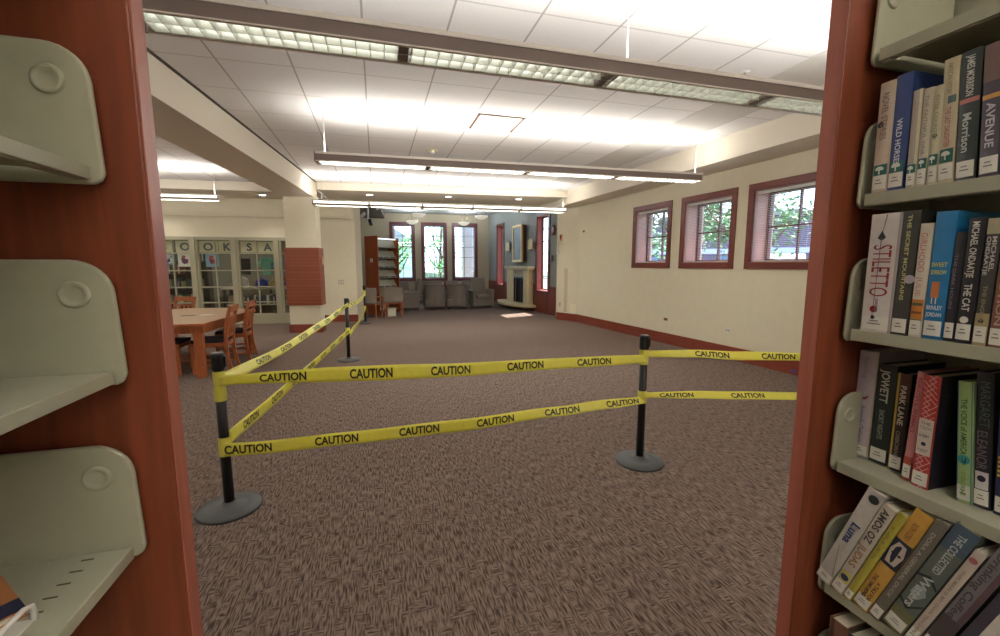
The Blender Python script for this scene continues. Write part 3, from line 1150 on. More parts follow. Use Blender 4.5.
t = thing('fireplace', 'cream stone fireplace with mantel and raised hearth against the grey blue wall', 'fireplace', (4.9, 14.4, 0), math.atan(.0709))
T0 = Vector((4.9, 14.4, 0))


def lb(mb, x0, x1, y0, y1, z0, z1, m=0):
    mb.box(x0 - T0.x, x1 - T0.x, y0 - T0.y, y1 - T0.y, z0, z1, m)


b = MB()
lb(b, 4.78, 4.97, 13.38, 13.79, .2, 1.36)
b.build('pillar', STONE, t, bevel=.01)
b = MB()
lb(b, 4.78, 4.97, 14.68, 15.32, .2, 1.36)
b.build('pillar', STONE, t, bevel=.01)
b = MB()
lb(b, 4.82, 4.97, 13.79, 14.68, 1.12, 1.36)
b.build('lintel', mat('lintel_grey', (170, 164, 146), .7), t)
b = MB()
lb(b, 4.70, 4.97, 13.22, 15.40, 1.385, 1.48)
lb(b, 4.74, 4.97, 13.3, 15.36, 1.345, 1.385)
b.build('mantel', mat('mantel_stone', (200, 188, 156), .6), t, bevel=.012)
b = MB()
lb(b, 4.93, 4.97, 13.79, 14.68, .2, 1.12)
b.build('firebox', mat('firebox_black', (26, 26, 32), .5), t)
b = MB()
for y0, y1, z0, z1 in ((13.79, 14.68, 1.06, 1.12), (13.79, 13.85, .2, 1.06), (14.62, 14.68, .2, 1.06), (14.21, 14.25, .2, 1.06), (13.99, 14.01, .2, 1.06), (14.44, 14.46, .2, 1.06)):
    lb(b, 4.80, 4.83, y0, y1, z0, z1)
b.build('fire_screen', mat('screen_blue_steel', (58, 66, 84), .3, metal=.5), t)
b = MB()
pts = [(4.97 - T0.x, 13.1 - T0.y)]
for k in range(13):
    a = k / 12
    pts.append((4.62 - .36 * math.sin(math.pi * a) - T0.x, 13.1 + 2.8 * a - T0.y))
pts.append((4.97 - T0.x, 15.9 - T0.y))
b.prism([(x, y) for x, y in pts], .12, .2)
b.build('hearth', STONE, t, bevel=.01)
b = MB()
lb(b, 4.62, 4.97, 13.3, 15.6, 0, .12)
b.build('hearth_base', mat('hearth_base_dark', (84, 56, 46), .8), t)

# picture with deep gold frame, sconces
t = thing('framed_picture', 'tall gold framed grey picture above the mantel', 'picture', (4.97, 14.42, 2.28))
b = MB()
for y0, y1, z0, z1 in ((-.5, .5, .55, .63), (-.5, .5, -.66, -.58), (-.5, -.42, -.58, .55), (.42, .5, -.58, .55)):
    b.box(-.17, -.10, y0, y1, z0, z1)
b.build('frame', GOLD, t, bevel=.008)
MB().box(-.14, -.11, -.43, .43, -.59, .56).build('canvas', mat('picture_grey_blue', (122, 134, 148), .5, noise=.15, nscale=5), t)
MB().box(-.10, .02, -.46, .46, -.64, .60).build('back_box', mat('box_dark_wood', (70, 36, 30), .6), t)
for y, lbx in ((15.6, 'gold wall sconce on the window side of the picture by the armchairs'), (13.40, 'gold wall sconce between the picture and the tall red framed window near the pier')):
    t = thing('wall_sconce', lbx, 'wall sconce', (4.99 + (13.58 - y) * .04, y, 2.2), 0, 'sconces flanking the picture')
    MB().lathe([(0, -.02), (.07, -.02), (.07, 0), (0, 0)], 14, f=lambda x, y_, z: (z, y_, x * 1.5)).build('back_plate', GOLD, t)
    b = MB()
    for k in range(3):
        a = (k - 1) * .16
        b.prism([(a - .10, -.17), (a + .10, -.13), (a + .11, .13), (a - .06, .19)], -.09 + .015 * k, -.07 + .015 * k, 0, lambda x, y_, z: (z, x, y_))
    b.build('sconce_shade', mat('sconce_gold', (176, 150, 96), .4, metal=.3), t)
    MB().tube([(-.02, 0, .0), (-.08, 0, .0)], .012, 6).build('arm', GOLD, t)
t = thing('wall_thermostat', 'small plum wall box beside the tall red framed window near the pier', 'wall box', (5.135, 12.0, 1.72))
MB().box(-.03, .0, -.05, .05, -.09, .09).build('box_cover', mat('box_plum', (112, 82, 88), .5), t, bevel=.004)
t = thing('wall_clock', 'round dark clock edge high on the grey wall behind the pier', 'wall clock', (5.125, 11.93, 2.55))
MB().lathe([(0, -.03), (.14, -.03), (.15, -.02), (.15, 0)], 24, f=lambda x, y, z: (z, y, x)).build('clock_case', TRIMW, t)


def side_chair():
    t = thing('side_chair', '', 'chair')
    f = OAK
    for sx_ in (-1, 1):
        MB().box(sx_ * .24 - .02, sx_ * .24 + .02, .19, .23, 0, .62).build('leg', f, t, bevel=.004)
        MB().obox((sx_ * .24, -.22, 0), (sx_ * .24, -.25, .86), .035, .04).build('leg', f, t, bevel=.004)
        MB().box(sx_ * .24 - .025, sx_ * .24 + .025, -.24, .24, .60, .63).build('armrest', f, t, bevel=.006)
    MB().box(-.235, .235, -.23, .21, .38, .41).build('seat_rail', f, t)
    MB().box(-.225, .225, -.21, .23, .41, .48).build('seat', GREYF, t, bevel=.02, seg=3)
    MB().prism([(-.27, .44), (.27, .44), (.27, .86), (.25, .88), (-.25, .88), (-.27, .86)], -.275, -.215, 0, lambda x, y, z: (x, z, y)).build('backrest', GREYF, t, bevel=.012, seg=3)
    return t


def club_chair():
    """upholstered armchair; faces +y, back on the -y side"""
    t = thing('armchair', '', 'armchair')
    for x in (-.3, .3):
        for y in (-.28, .3):
            MB().lathe([(0, 0), (.018, 0), (.026, .09), (0, .09)], 10, (x, y, 0)).build('leg', OAKD, t)
    MB().box(-.34, .34, -.34, .36, .08, .34).build('seat_base', GREYF, t, bevel=.03, seg=3)
    MB().box(-.26, .26, -.2, .38, .34, .46).build('seat_cushion', GREYF, t, bevel=.04, seg=3)
    n = 14
    pts = []
    for k in range(n + 1):
        a = math.pi * (1 + k / n)
        pts.append((.38 * math.cos(a), -.05 + .32 * math.sin(a)))
    outer = pts
    inner = [(x * .76, -.05 + (y + .05) * .72) for x, y in pts][::-1]
    hs = lambda x, y: .84 if y < -.22 else .62 + (.22) * max(0, min(1, (-.02 - y) / .2))
    b = MB()
    N = n + 1
    vs = [(x, y, .10) for x, y in outer] + [(x, y, .10) for x, y in inner[::-1]] + [(x, y, hs(x, y)) for x, y in outer] + [(x, y, hs(x, y)) for x, y in inner[::-1]]
    fs = []
    for k in range(n):
        fs += [(k, k + 1, 2 * N + k + 1, 2 * N + k), (N + k, 3 * N + k, 3 * N + k + 1, N + k + 1), (2 * N + k, 2 * N + k + 1, 3 * N + k + 1, 3 * N + k)]
        fs += [(k, N + k, N + k + 1, k + 1)]
    fs += [(0, 2 * N, 3 * N, N), (n, N + n, 3 * N + n, 2 * N + n)]
    b.add(vs, fs)
    for sgn in (-1, 1):
        b.box(sgn * .335 - .05, sgn * .335 + .05, -.08, .36, .10, .60)
    b.build('backrest', GREYF, t, bevel=.02, seg=3)
    b = MB()
    b.tube([(x * 1.0, y * 1.0, hs(x, y) + .005) for x, y in outer[2:-2]], .022, 8)
    b.build('piping', GREYF, t)
    return t


def high_armchair():
    t = thing('high_back_armchair', '', 'armchair')
    for x in (-.27, .27):
        for y in (-.28, .3):
            MB().lathe([(0, 0), (.018, 0), (.026, .1), (0, .1)], 10, (x, y, 0)).build('leg', OAKD, t)
    MB().box(-.29, .29, -.32, .34, .09, .34).build('seat_base', GREYF, t, bevel=.02)
    MB().box(-.255, .255, -.22, .37, .34, .47).build('seat_cushion', GREYF, t, bevel=.04, seg=3)
    MB().prism([(-.34, .40), (-.20, .40), (-.34, 1.07), (-.44, 1.07), (-.42, .40)], -.27, .27, 0, lambda x, y, z: (z, x, y)).build('backrest', GREYF, t, bevel=.03, seg=3)
    for sg in (-1, 1):
        b = MB().box(sg * .335 - .055, sg * .335 + .055, -.30, .34, .09, .60)
        b.tube([(sg * .345, -.30, .60), (sg * .345, .35, .59)], .065, 12)
        b.build('armrest', GREYF, t, bevel=.01)
    return t


A = math.pi
c0 = side_chair()
c0.location, c0.rotation_euler = (-.16, 12.75, 0), (0, 0, -.42)
tag(c0, 'grey upholstered oak side chair below the end of the lounge bookshelf, nearest the opening edge', 'chair', 'oak side chairs in the lounge')
dup(c0, (.49, 13.0, 0), -.1, 'grey upholstered oak side chair between the lounge bookshelf and the pale barrel armchair')
for x, y, rz, lbx in ((.98, 17.3, A, 'grey chair farthest back under the lounge window nearest the bookshelf'), (1.78, 17.35, A, 'grey chair back showing between the first and second lounge windows'),
                      (2.36, 17.3, A + .1, 'grey chair back below the middle lounge window'), (3.0, 17.2, A, 'grey chair back below the third lounge window, nearer the middle window'), (3.62, 17.1, A - .2, 'grey chair back below the third lounge window, close to the corner')):
    dup(c0, (x, y, 0), rz, lbx)
t = club_chair()
t.location, t.rotation_euler = (1.95, 14.9, 0), (0, 0, -.12)
tag(t, 'grey barrel armchair seen from behind, nearer the lounge bookshelf', 'armchair', 'upholstered armchairs in the lounge')
dup(t, (2.74, 14.85, 0), -.2, 'grey barrel armchair seen from behind, beside the high backed armchair')
t = high_armchair()
t.location, t.rotation_euler = (1.05, 14.85, 0), (0, 0, math.pi / 2 + .06)
tag(t, 'grey high backed armchair in side view with its back lit blue by the windows', 'armchair', 'upholstered armchairs in the lounge')
dup(t, (3.62, 14.95, 0), A + .08, 'grey high backed armchair facing out next to the fireplace')

t = thing('side_table', 'small round dark table in the middle of the lounge chairs', 'table', (2.35, 16.1, 0))
MB().lathe([(0, .64), (.38, .64), (.39, .66), (.38, .68), (0, .68)], 28).build('table_top', OAKD, t)
MB().lathe([(0, 0), (.22, 0), (.2, .03), (.05, .06), (.04, .64), (0, .64)], 20).build('pedestal', OAKD, t)
tag(MB().lathe([(0, .685), (.05, .685), (.06, .75), (.055, .79), (.05, .79), (.045, .70), (0, .70)], 16, (2.2, 16.0, 0)).build('white_bowl', WHITE), 'small white bowl on the round lounge table', 'bowl')
tag(MB().lathe([(0, .682), (.05, .682), (.055, .8), (.03, .9), (.035, .95), (.03, .95), (.02, .9), (0, .7)], 16, (2.5, 16.05, 0)).build('red_vase', mat('vase_red', (130, 40, 38), .3)), 'slim red vase on the round lounge table', 'vase')
tag(MB().box(.30, .54, 12.95, 13.2, .0, .25).build('cream_carton', mat('carton_cream', (206, 200, 180), .6), bevel=.004), 'cream box on the floor under the side chair by the lounge bookshelf', 'box')

# lounge bookshelf standing at an angle
P0 = Vector((-.31, 13.95, 0))
bx = Vector((.39, -.45, 0)).normalized()      # along the end panel, left to right
ang = math.atan2(bx.y, bx.x)
t = thing('display_bookshelf', 'oak ended steel magazine shelf standing at an angle in the lounge opening', 'bookshelf', P0, ang)
# local x: along end panel (to the front), local y: into the unit
MB().box(0, .58, -.0, .03, 0, 2.40).build('end_panel', wood('lounge_panel', (156, 76, 40), (178, 92, 52), (10, 10, 1.2), .4, 1), t)
MB().box(.0, .58, .84, .87, 0, 2.36).build('end_panel', wood('lounge_panel', (156, 76, 40), (178, 92, 52)), t)
MB().box(.08, .10, .03, .84, .1, 2.30).build('back_panel', SHELFM, t)
for i, z in enumerate((.12, .45, .82, 1.12, 1.42, 1.72, 2.05)):
    b = MB()
    b.box(.10, .50, .03, .84, z, z + .02)
    if z > .7:
        b.add([(.50, .04, z + .02), (.50, .83, z + .02), (.36, .83, z + .24), (.36, .04, z + .24), (.49, .04, z + .02), (.49, .83, z + .02), (.35, .83, z + .24), (.35, .04, z + .24)],
              [(0, 1, 2, 3), (7, 6, 5, 4), (0, 4, 5, 1), (1, 5, 6, 2), (2, 6, 7, 3), (3, 7, 4, 0)])
    b.build('shelf', SHELFM, t)
    if .7 < z < 2:
        q = MB()
        for k in range(3):
            y = .10 + .24 * k
            q.box(.44, .52, y, y + .17, z + .02, z + .05)
        q.build('label_holder', mat('holder_dark', (58, 50, 46), .3), t)
MB().box(.30, .31, -.006, 0, 1.60, 1.72).box(.24, .36, -.008, -.001, 1.60, 1.72).build('notice', WHITE, t)
b = MB().box(.44, .50, .05, .82, 2.30, 2.34)
b.build('top_light', mat('light_lens_pale', (225, 232, 240), .3, emit=.6), t)

# hanging bowl lamps in the lounge
for x, y, z, lbx in ((1.45, 14.7, 3.10, 'glass bowl pendant lamp nearest the lounge bookshelf, larger of the pair'), (1.40, 16.9, 3.08, 'glass bowl pendant lamp behind the first, by the lounge bookshelf side windows'),
                     (3.60, 14.7, 3.10, 'glass bowl pendant lamp nearest the fireplace'), (3.42, 16.9, 3.08, 'glass bowl pendant lamp before the third lounge window')):
    t = thing('bowl_pendant', lbx, 'pendant lamp', (x, y, z), 0, 'glass bowl lamps hanging in the lounge')
    MB().lathe([(0, -.02), (.10, 0), (.19, .05), (.235, .12), (.225, .12), (.18, .06), (.1, .012), (0, -.01)], 28).build('bowl', mat('bowl_glass', (226, 220, 204), .3, emit=.25), t)
    MB().lathe([(0, .0), (.04, .01), (.05, .05), (.02, .09), (0, .09)], 14).build('hub', GOLD, t)
    b = MB()
    for k in range(3):
        a = 2 * math.pi * k / 3 + .4
        b.tube([(.22 * math.cos(a), .22 * math.sin(a), .12), (0, 0, 3.62 - z)], .006, 5)
    b.build('cord', BLACKM, t)
    l = bpy.data.lights.new('bowl_lamp', 'POINT')
    l.energy = 20
    l.shadow_soft_size = .12
    l.color = (.86, .93, 1)
    lo = bpy.data.objects.new('bowl_lamp', l)
    COL.objects.link(lo)
    lo.parent = t
    lo.location = (0, 0, .2)
t = thing('spotlight', 'silver ceiling spotlight on a rod above the lounge bookshelf', 'spotlight', (-.16, 13.3, 3.4))
MB().tube([(0, 0, 0), (0, 0, -.62)], .03, 8).build('rod', mat('rod_silver', (200, 200, 200), .4), t)
MB().tube([(-.09, 0, -.38), (-.2, -.05, -.5)], .05, 12).build('lamp_head', mat('rod_silver', (200, 200, 200)), t)
MB().tube([(.03, 0, -.56), (.08, -.06, -.72)], .05, 12).build('lamp_head', BLACKM, t)
for x, y, z, lbx in ((.02, 13.2, 3.30, 'small white ceiling spotlight head above the lounge bookshelf, higher one'), (.12, 13.6, 3.22, 'small white ceiling spotlight head above the lounge bookshelf, lower one')):
    t = thing('spot_head', lbx, 'spotlight', (x, y, z))
    MB().lathe([(0, -.05), (.04, -.05), (.05, .03), (0, .05)], 12).build('lamp_head', WHITE, t)
    MB().tube([(0, 0, .04), (0, 0, 3.42 - z)], .006, 5).build('rod', WHITE, t)

# ================================================================ bookshelves on both sides of the aisle
def steel_plate(mb, xf, sgn, z, Y0, Y1, h=.152, dep=.225, r=.046, lo=.028):
    """bracket plate at a shelf end: front edge at xf, going sgn in X, rounded upper front corner"""
    pts = [(xf + sgn * .012, z - lo), (xf + sgn * .004, z - lo + .004), (xf, z - lo + .014)]
    for k in range(9):
        a = math.pi / 2 * k / 8
        pts.append((xf + sgn * .004 + sgn * (r - r * math.cos(a)), z + h - r + r * math.sin(a)))
    pts += [(xf + sgn * dep, z + h), (xf + sgn * dep, z - lo)]
    mb.prism(pts, Y0, Y1, 0, lambda x, y, zz: (x, zz, y))


def range_unit(name, label, face, sgn, levels, slots=()):
    """bookshelf whose aisle side lies at X=face; sgn = direction into the shelf"""
    t = thing(name, label, 'bookshelf', (face, .70, 0))
    o = Vector((face, .70, 0))
    loc = (-o.x, -o.y, 0)

    def done(mb, nm, m, par=t, **k):
        mb.v = [(a - o.x, b - o.y, c) for a, b, c in mb.v]
        return mb.build(nm, m, par, **k)
    b = MB()
    pf = face - sgn * (.047 if sgn < 0 else .058)
    pw = .62
    x0, x1 = sorted((pf, pf + sgn * pw))
    b.box(x0 + (.001), x1 - .001, .70, .738, 0, 2.30)
    done(b, 'end_panel', PANELW, bevel=.003)
    b = MB()
    x0, x1 = sorted((pf, pf + sgn * .0015))
    b.box(x0 - .0005, x1 + .0005, .7025, .7355, .003, 2.297)
    done(b, 'edge_banding', PANELE)
    b = MB()
    xs = sorted((face + sgn * .235, face + sgn * .26))
    b.box(xs[0], xs[1], -1.25, .695, .05, 2.25)
    done(b, 'back_panel', SHELFM)
    b = MB()
    xs = sorted((face, face + sgn * .235))
    b.box(xs[0] + .005, xs[1], -1.25, .695, 0, .09)
    done(b, 'kick_plate', SHELFM)
    for y in (-.27, -1.23):
        b = MB()
        xs = sorted((face + sgn * .225, face + sgn * .27))
        b.box(xs[0], xs[1], y - .015, y + .015, .0, 2.28)
        done(b, 'upright', SHELFM)
    for z in levels:
        for ya, yb in ((-.25, .672), (-1.21, -.29)):
            b = MB()
            xs = sorted((face + sgn * .003, face + sgn * .235))
            b.box(xs[0], xs[1], ya, yb, z - .004, z)
            xf = sorted((face, face + sgn * .006))
            lip = .016 if sgn < 0 else .024
            b.box(xf[0], xf[1], ya, yb, z - lip, z + .001)
            xf = sorted((face + sgn * .006, face + sgn * .018))
            b.box(xf[0], xf[1], ya, yb, z - lip - .001, z - lip + .003)
            sh = done(b, 'shelf', SHELFM, bevel=.0012)
            if z in slots and yb > .5:
                q = MB()
                for k in range(5):
                    yy = .658 - .0228 * k * 1.0
                    q.box(face + sgn * .052, face + sgn * .038, yy - .0012, yy + .0012, z, z + .0006)
                done(q, 'slot_row', SHELFD, sh)
        for Y0, Y1 in ((.680, .688),):
            b = MB()
            steel_plate(b, face - sgn * (.010 if sgn < 0 else .002), sgn, z, Y0, Y1, lo=.020 if sgn < 0 else .028, h=.148 if sgn < 0 else .155)
            pl = done(b, 'bracket', SHELFM, bevel=.0035, seg=3)
            b = MB()
            cx, cz = face + sgn * .036, z + .103
            r = .0165
            prof = [(0, .0005), (r * .5, .0003), (r * .62, .001), (r * .75, .0030), (r * .9, .0034), (r, .0026), (r * 1.08, 0)]
            b.lathe(prof, 28, (0, 0, 0), 0, lambda x, y, zz: (cx + x, .680 - zz, cz + y))
            done(b, 'embossed_disc', SHELFM, pl)
        for Y0 in (-.262, -.286):
            b = MB()
            steel_plate(b, face - sgn * .004, sgn, z, Y0, Y0 + .008)
            done(b, 'bracket', SHELFM, bevel=.003)
    return t


LEFT_LV = (2.155, 1.90, 1.642, 1.379, 1.128, .80, .50, .20)
RIGHT_LV = (1.955, 1.668, 1.38, 1.075, .772, .47, .18)
range_unit('bookshelf', 'empty steel bookshelf with reddish wood end panel, nearest the reading table', -.339, -1, LEFT_LV, (1.128,))
range_unit('bookshelf', 'steel bookshelf full of books with reddish wood end panel', .998, 1, RIGHT_LV)


# ---------------------------------------------------------------- books
def cover_mat(name, rgb, rough=.35):
    return mat('cover_' + name, rgb, rough, noise=.05, nscale=60, coat=.15)


def book(label, y0, y1, z0, z1, lean, k, rgb, depth=.155, title=(), sticker=1, extra=None, group=None, cover=None, side=None, name='book'):
    """y0 far edge, y1 near edge at the bottom (on the plane X=1), k = X of the spine; lean in radians toward the camera"""
    Yf, Yn = y0 * k, y1 * k
    zb = 1.52 + (z0 - 1.52) * k
    h = (z1 - z0) * k
    th = abs(Yf - Yn)
    if lean:
        h = h / math.cos(lean)
        th = th * math.cos(lean)
    t = bpy.data.objects.new(name, None)
    t.empty_display_size = .05
    COL.objects.link(t)
    tag(t, label, 'book', group or 'books on the window side bookshelf')
    # local x = toward the camera (-Y), local y = into the shelf (+X), origin at the near bottom corner of the spine
    t.matrix_world = Matrix.Translation((k, Yn, zb)) @ Matrix.Rotation(-math.pi / 2, 4, 'Z') @ Matrix.Rotation(lean, 4, 'Y')
    cm = cover_mat(name_of(rgb), rgb)
    sm = cover_mat(name_of(side), side) if side else cm
    bt = .0026
    w = max(.006, th - .0012)
    b = MB()
    b.box(-w, -w + bt, .003, depth, 0, h, 1)
    b.box(-bt, 0, .003, depth, 0, h, 1)
    n = 6
    vs, fs = [], []
    for i in range(n + 1):
        u = -w + w * i / n
        d = .0014 * (1 - math.sin(math.pi * i / n)) - .0005
        vs += [(u, d, 0), (u, d, h), (u, d + .0025, 0), (u, d + .0025, h)]
    for i in range(n):
        a = 4 * i
        fs += [(a, a + 4, a + 5, a + 1), (a + 2, a + 3, a + 7, a + 6), (a + 1, a + 5, a + 7, a + 3), (a, a + 2, a + 6, a + 4)]
    b.add(vs, fs, 0, False)
    b.build('cover', [cm, sm], t)
    b = MB().box(-w + bt, -bt, .004, depth - .004, .003, h - .004)
    b.build('pages', PAPER, t)

    def sp(u, v, e=.0008):     # u: 0 far .. 1 near across the spine, v metres up
        uu = -w + w * u
        d = .0014 * (1 - math.sin(math.pi * min(1, max(0, u)))) - .0005
        return (uu, d - e, v)
    for tt in title:
        txt, vtop, length, capw, uc, col = tt[:6]
        b = MB()
        vs_, fs_, wd = text_geo(txt, tt[6] if len(tt) > 6 else .022)
        sc = length * h / wd
        cap = capw * w
        b.add([sp(uc + (v - .5) * capw, h * vtop - u * sc, .0026) for u, v in vs_], fs_)
        b.build('title', mat('ink_' + name_of(col), col, .5), t, recalc=False)
    if extra:
        for ex in extra:
            ex(t, sp, w, h)
    if sticker:
        b = MB()
        sh = .028 if sticker == 1 else .022
        zb_ = .006
        for a, c_ in ((.06, .28), (.28, .5), (.5, .72), (.72, .94)):
            b.add([sp(a, zb_, .0016), sp(c_, zb_, .0016), sp(c_, zb_ + sh, .0016), sp(a, zb_ + sh, .0016)], [(0, 1, 2, 3)])
        s_ = b.build('call_number_label', STICK, t, recalc=False)
        b = MB()
        for q, (a, c_) in enumerate(((.32, .62), (.25, .70))):
            zz = zb_ + sh * (.62 - .22 * q)
            b.add([sp(a, zz, .0022), sp(c_, zz, .0022), sp(c_, zz + .002, .0022), sp(a, zz + .002, .0022)], [(0, 1, 2, 3)])
        b.build('label_print', mat('label_print', (120, 116, 112), .7), s_, recalc=False)
    return t


def name_of(rgb):
    return '_'.join(str(int(c)) for c in rgb)


def patch(nm, u0, u1, v0, v1, col, e=.001):
    """coloured field printed on the spine; v as a share of the height"""
    def f(t, sp, w, h):
        b = MB()
        n = 6
        for i in range(n):
            a, c_ = u0 + (u1 - u0) * i / n, u0 + (u1 - u0) * (i + 1) / n
            b.add([sp(a, v0 * h, e), sp(c_, v0 * h, e), sp(c_, v1 * h, e), sp(a, v1 * h, e)], [(0, 1, 2, 3)])
        b.build(nm, cover_mat(name_of(col), col), t, recalc=False)
    return f


def poly(nm, pts, col, e=.0020):
    """small printed shape; points as (u, v*h)"""
    def f(t, sp, w, h):
        b = MB()
        b.add([sp(u, v * h, e) for u, v in pts], [tuple(range(len(pts)))])
        b.build(nm, mat('ink_' + name_of(col), col, .5), t, recalc=False)
    return f


def disc(nm, u, v, r, col, e=.0024, n=16):
    def f(t, sp, w, h):
        b = MB()
        b.add([sp(u + r / w * math.cos(2 * math.pi * i / n), v * h + r * math.sin(2 * math.pi * i / n), e) for i in range(n)], [tuple(range(n))])
        b.build(nm, mat('ink_' + name_of(col), col, .5), t, recalc=False)
    return f


def lattice(nm, u0, u1, v0, v1, col):
    def f(t, sp, w, h):
        b = MB()
        W_, H_ = (u1 - u0) * w, (v1 - v0) * h
        st = .0105
        k = -H_
        while k < W_ + H_:
            for sg in (1, -1):
                # line x = k + s*z clipped
                za, zb = 0, H_
                xa, xb = (k, k + H_) if sg > 0 else (k, k - H_)
                seg = []
                for s in range(21):
                    z = H_ * s / 20
                    x = xa + (xb - xa) * s / 20
                    if 0 <= x <= W_:
                        seg.append((x, z))
                if len(seg) > 1:
                    p, q = seg[0], seg[-1]
                    wd = .0009
                    b.add([sp(u0 + (p[0] - wd) / w, v0 * h + p[1], .0012), sp(u0 + (p[0] + wd) / w, v0 * h + p[1], .0012),
                           sp(u0 + (q[0] + wd) / w, v0 * h + q[1], .0012), sp(u0 + (q[0] - wd) / w, v0 * h + q[1], .0012)], [(0, 1, 2, 3)])
            k += st
        b.build(nm, mat('ink_' + name_of(col), col, .5), t, recalc=False)
    return f


def tree_sticker(v=.17, c=(24, 98, 90)):
    """square green spine sticker with a small white tree"""
    a = patch('genre_sticker', .08, .92, v - .055, v + .055, c, .0012)
    b1 = poly('sticker_tree', [(.45, v - .035), (.55, v - .035), (.55, v + .0), (.45, v + .0)], (220, 226, 214), .0032)
    b2 = poly('sticker_tree_crown', [(.25, v + .0), (.75, v + .0), (.78, v + .02), (.6, v + .036), (.4, v + .036), (.22, v + .02)], (220, 226, 214), .0032)
    return [a, b1, b2]


SH = ' on the top row shelf of books'
L1 = 'on the highest book row'
CR, CR2 = (206, 196, 176), (196, 186, 160)
BRN, GR = (150, 120, 100), (90, 90, 84)
# highest row
book('cream pink book at the wood panel end ' + L1, .663, .634, 1.6685, 1.885, -.01, 1.0, (204, 186, 168), title=[('NOVEL STORIES', .9, .42, .4, .5, (150, 124, 112))], extra=tree_sticker(.2) + [disc('publisher_mark', .3, .62, .006, (48, 48, 70))])
book('shiny blue book with white lettering ' + L1, .634, .6055, 1.6685, 1.889, -.015, 1.0, (48, 70, 128), title=[('WILD HORSES', .62, .40, .34, .5, (206, 210, 220))], extra=tree_sticker(.2))
book('thin book with a mauve grey spine ' + L1, .603, .586, 1.668, 1.85, -.02, 1.0, (176, 164, 152), extra=tree_sticker(.19) + [patch('spine_stripe', .72, 1, .0, 1, (206, 198, 166))], sticker=2)
book('thin cream book after the mauve grey one ' + L1, .586, .5695, 1.667, 1.847, -.02, 1.0, (204, 194, 172), title=[('THE FAITHFUL ONE', .93, .6, .35, .5, (150, 140, 120))], extra=tree_sticker(.24))
book('thin cream book with a small green dot ' + L1, .5695, .5535, 1.667, 1.846, -.02, 1.0, (200, 192, 160), title=[('RIVER COUNTRY', .9, .45, .35, .5, (150, 144, 120))], extra=tree_sticker(.26) + [disc('green_dot', .5, .5, .004, (70, 110, 80))])
book('taller cream book with pink lettering ' + L1, .553, .5295, 1.669, 1.887, -.05, 1.0, (198, 186, 154), title=[('AMERICAN HISTORY', .96, .25, .3, .5, (150, 138, 104)), ('THE LAST DAUGHTER', .61, .32, .34, .5, (178, 108, 104))], extra=tree_sticker(.22) + [patch('blue_emblem', .4, .9, .64, .70, (92, 112, 116))])
book('dark green book with a pink band ' + L1, .528, .5, 1.668, 1.889, -.055, 1.0, (56, 64, 62), title=[('JAMES MORRISON', .96, .31, .36, .55, (196, 192, 186)), ('Morrison', .52, .30, .42, .5, (188, 192, 190))], extra=[patch('pink_band', 0, 1, .60, .635, (184, 116, 108))])
book('plum grey book with an orange gold band ' + L1, .497, .4705, 1.669, 1.887, -.06, 1.0, (78, 70, 84), title=[('AVENUE', .56, .34, .42, .5, (196, 190, 200))], extra=[patch('gold_band', 0, 1, .59, .625, (206, 150, 76)), patch('brown_top', 0, 1, .72, 1, (122, 96, 90))])
book('dark book with pale label at the near end ' + L1, .467, .435, 1.669, 1.885, -.06, 1.0, (60, 58, 66))

L2 = 'on the second book row'
book('thick white book with tall red title letters ' + L2, .656, .6005, 1.38, 1.624, 0, 1.0, (214, 206, 204), side=(200, 190, 188),
     title=[('STILETTO', .74, .43, .62, .52, (150, 40, 52), .0), ('DANIEL', .285, .12, .10, .5, (120, 108, 112))],
     extra=[poly('heel_stem', [(.54, .99), (.57, .99), (.45, .83), (.43, .83)], (70, 62, 70)), poly('heel_shoe', [(.30, .80), (.44, .86), (.58, .80), (.44, .775)], (50, 44, 52)),
            poly('heel_line', [(.42, .80), (.45, .80), (.40, .13), (.38, .13)], (110, 90, 98)), disc('red_emblem', .42, .2, .007, (160, 30, 36)), disc('small_mark', .42, .13, .004, (60, 56, 70)), patch('spine_hinge', .93, 1, 0, 1, (172, 160, 158))])
book('charcoal book with small yellow title ' + L2, .6, .5715, 1.38, 1.624, 0, 1.0, (66, 64, 60), title=[('THE SECRET MOUNTAINS', .97, .68, .24, .5, (190, 184, 120))], extra=[disc('round_mark', .85, .46, .0085, (178, 170, 186))])
book('white book with orange title letters ' + L2, .57, .549, 1.38, 1.598, 0, 1.0, (208, 200, 186), title=[('GIRLHOOD', .92, .34, .5, .5, (192, 110, 90), 0), ('JULIE', .54, .17, .4, .5, (196, 126, 108), 0)],
     extra=[patch('genre_sticker', .04, .96, .14, .34, (196, 120, 46)), patch('sticker_band', .04, .96, .13, .165, (42, 112, 92), .0014), patch('sticker_bar', .1, .9, .285, .31, (70, 84, 66), .0014), patch('sticker_bar', .1, .9, .215, .235, (120, 66, 40), .0014)])
book('bright blue book with an orange popsicle picture ' + L2, .548, .517, 1.382, 1.617, 0, 1.0, (34, 122, 178),
     extra=[disc('popsicle_top', .42, .44, .0065, (214, 130, 70)), patch('popsicle', .22, .62, .33, .445, (214, 130, 70), .0013), patch('popsicle_stick', .28, .34, .28, .33, (226, 220, 210)), patch('popsicle_stick', .48, .54, .28, .33, (226, 220, 210)),
            lambda t, sp, w, h: put_plain(t, sp, w, h, 'SWEET', .575, (216, 210, 80)), lambda t, sp, w, h: put_plain(t, sp, w, h, 'SORROW', .515, (216, 210, 80)),
            lambda t, sp, w, h: put_plain(t, sp, w, h, 'BRINLEY', .235, (220, 224, 226)), lambda t, sp, w, h: put_plain(t, sp, w, h, 'JORDAN', .18, (220, 224, 226))]) if False else None


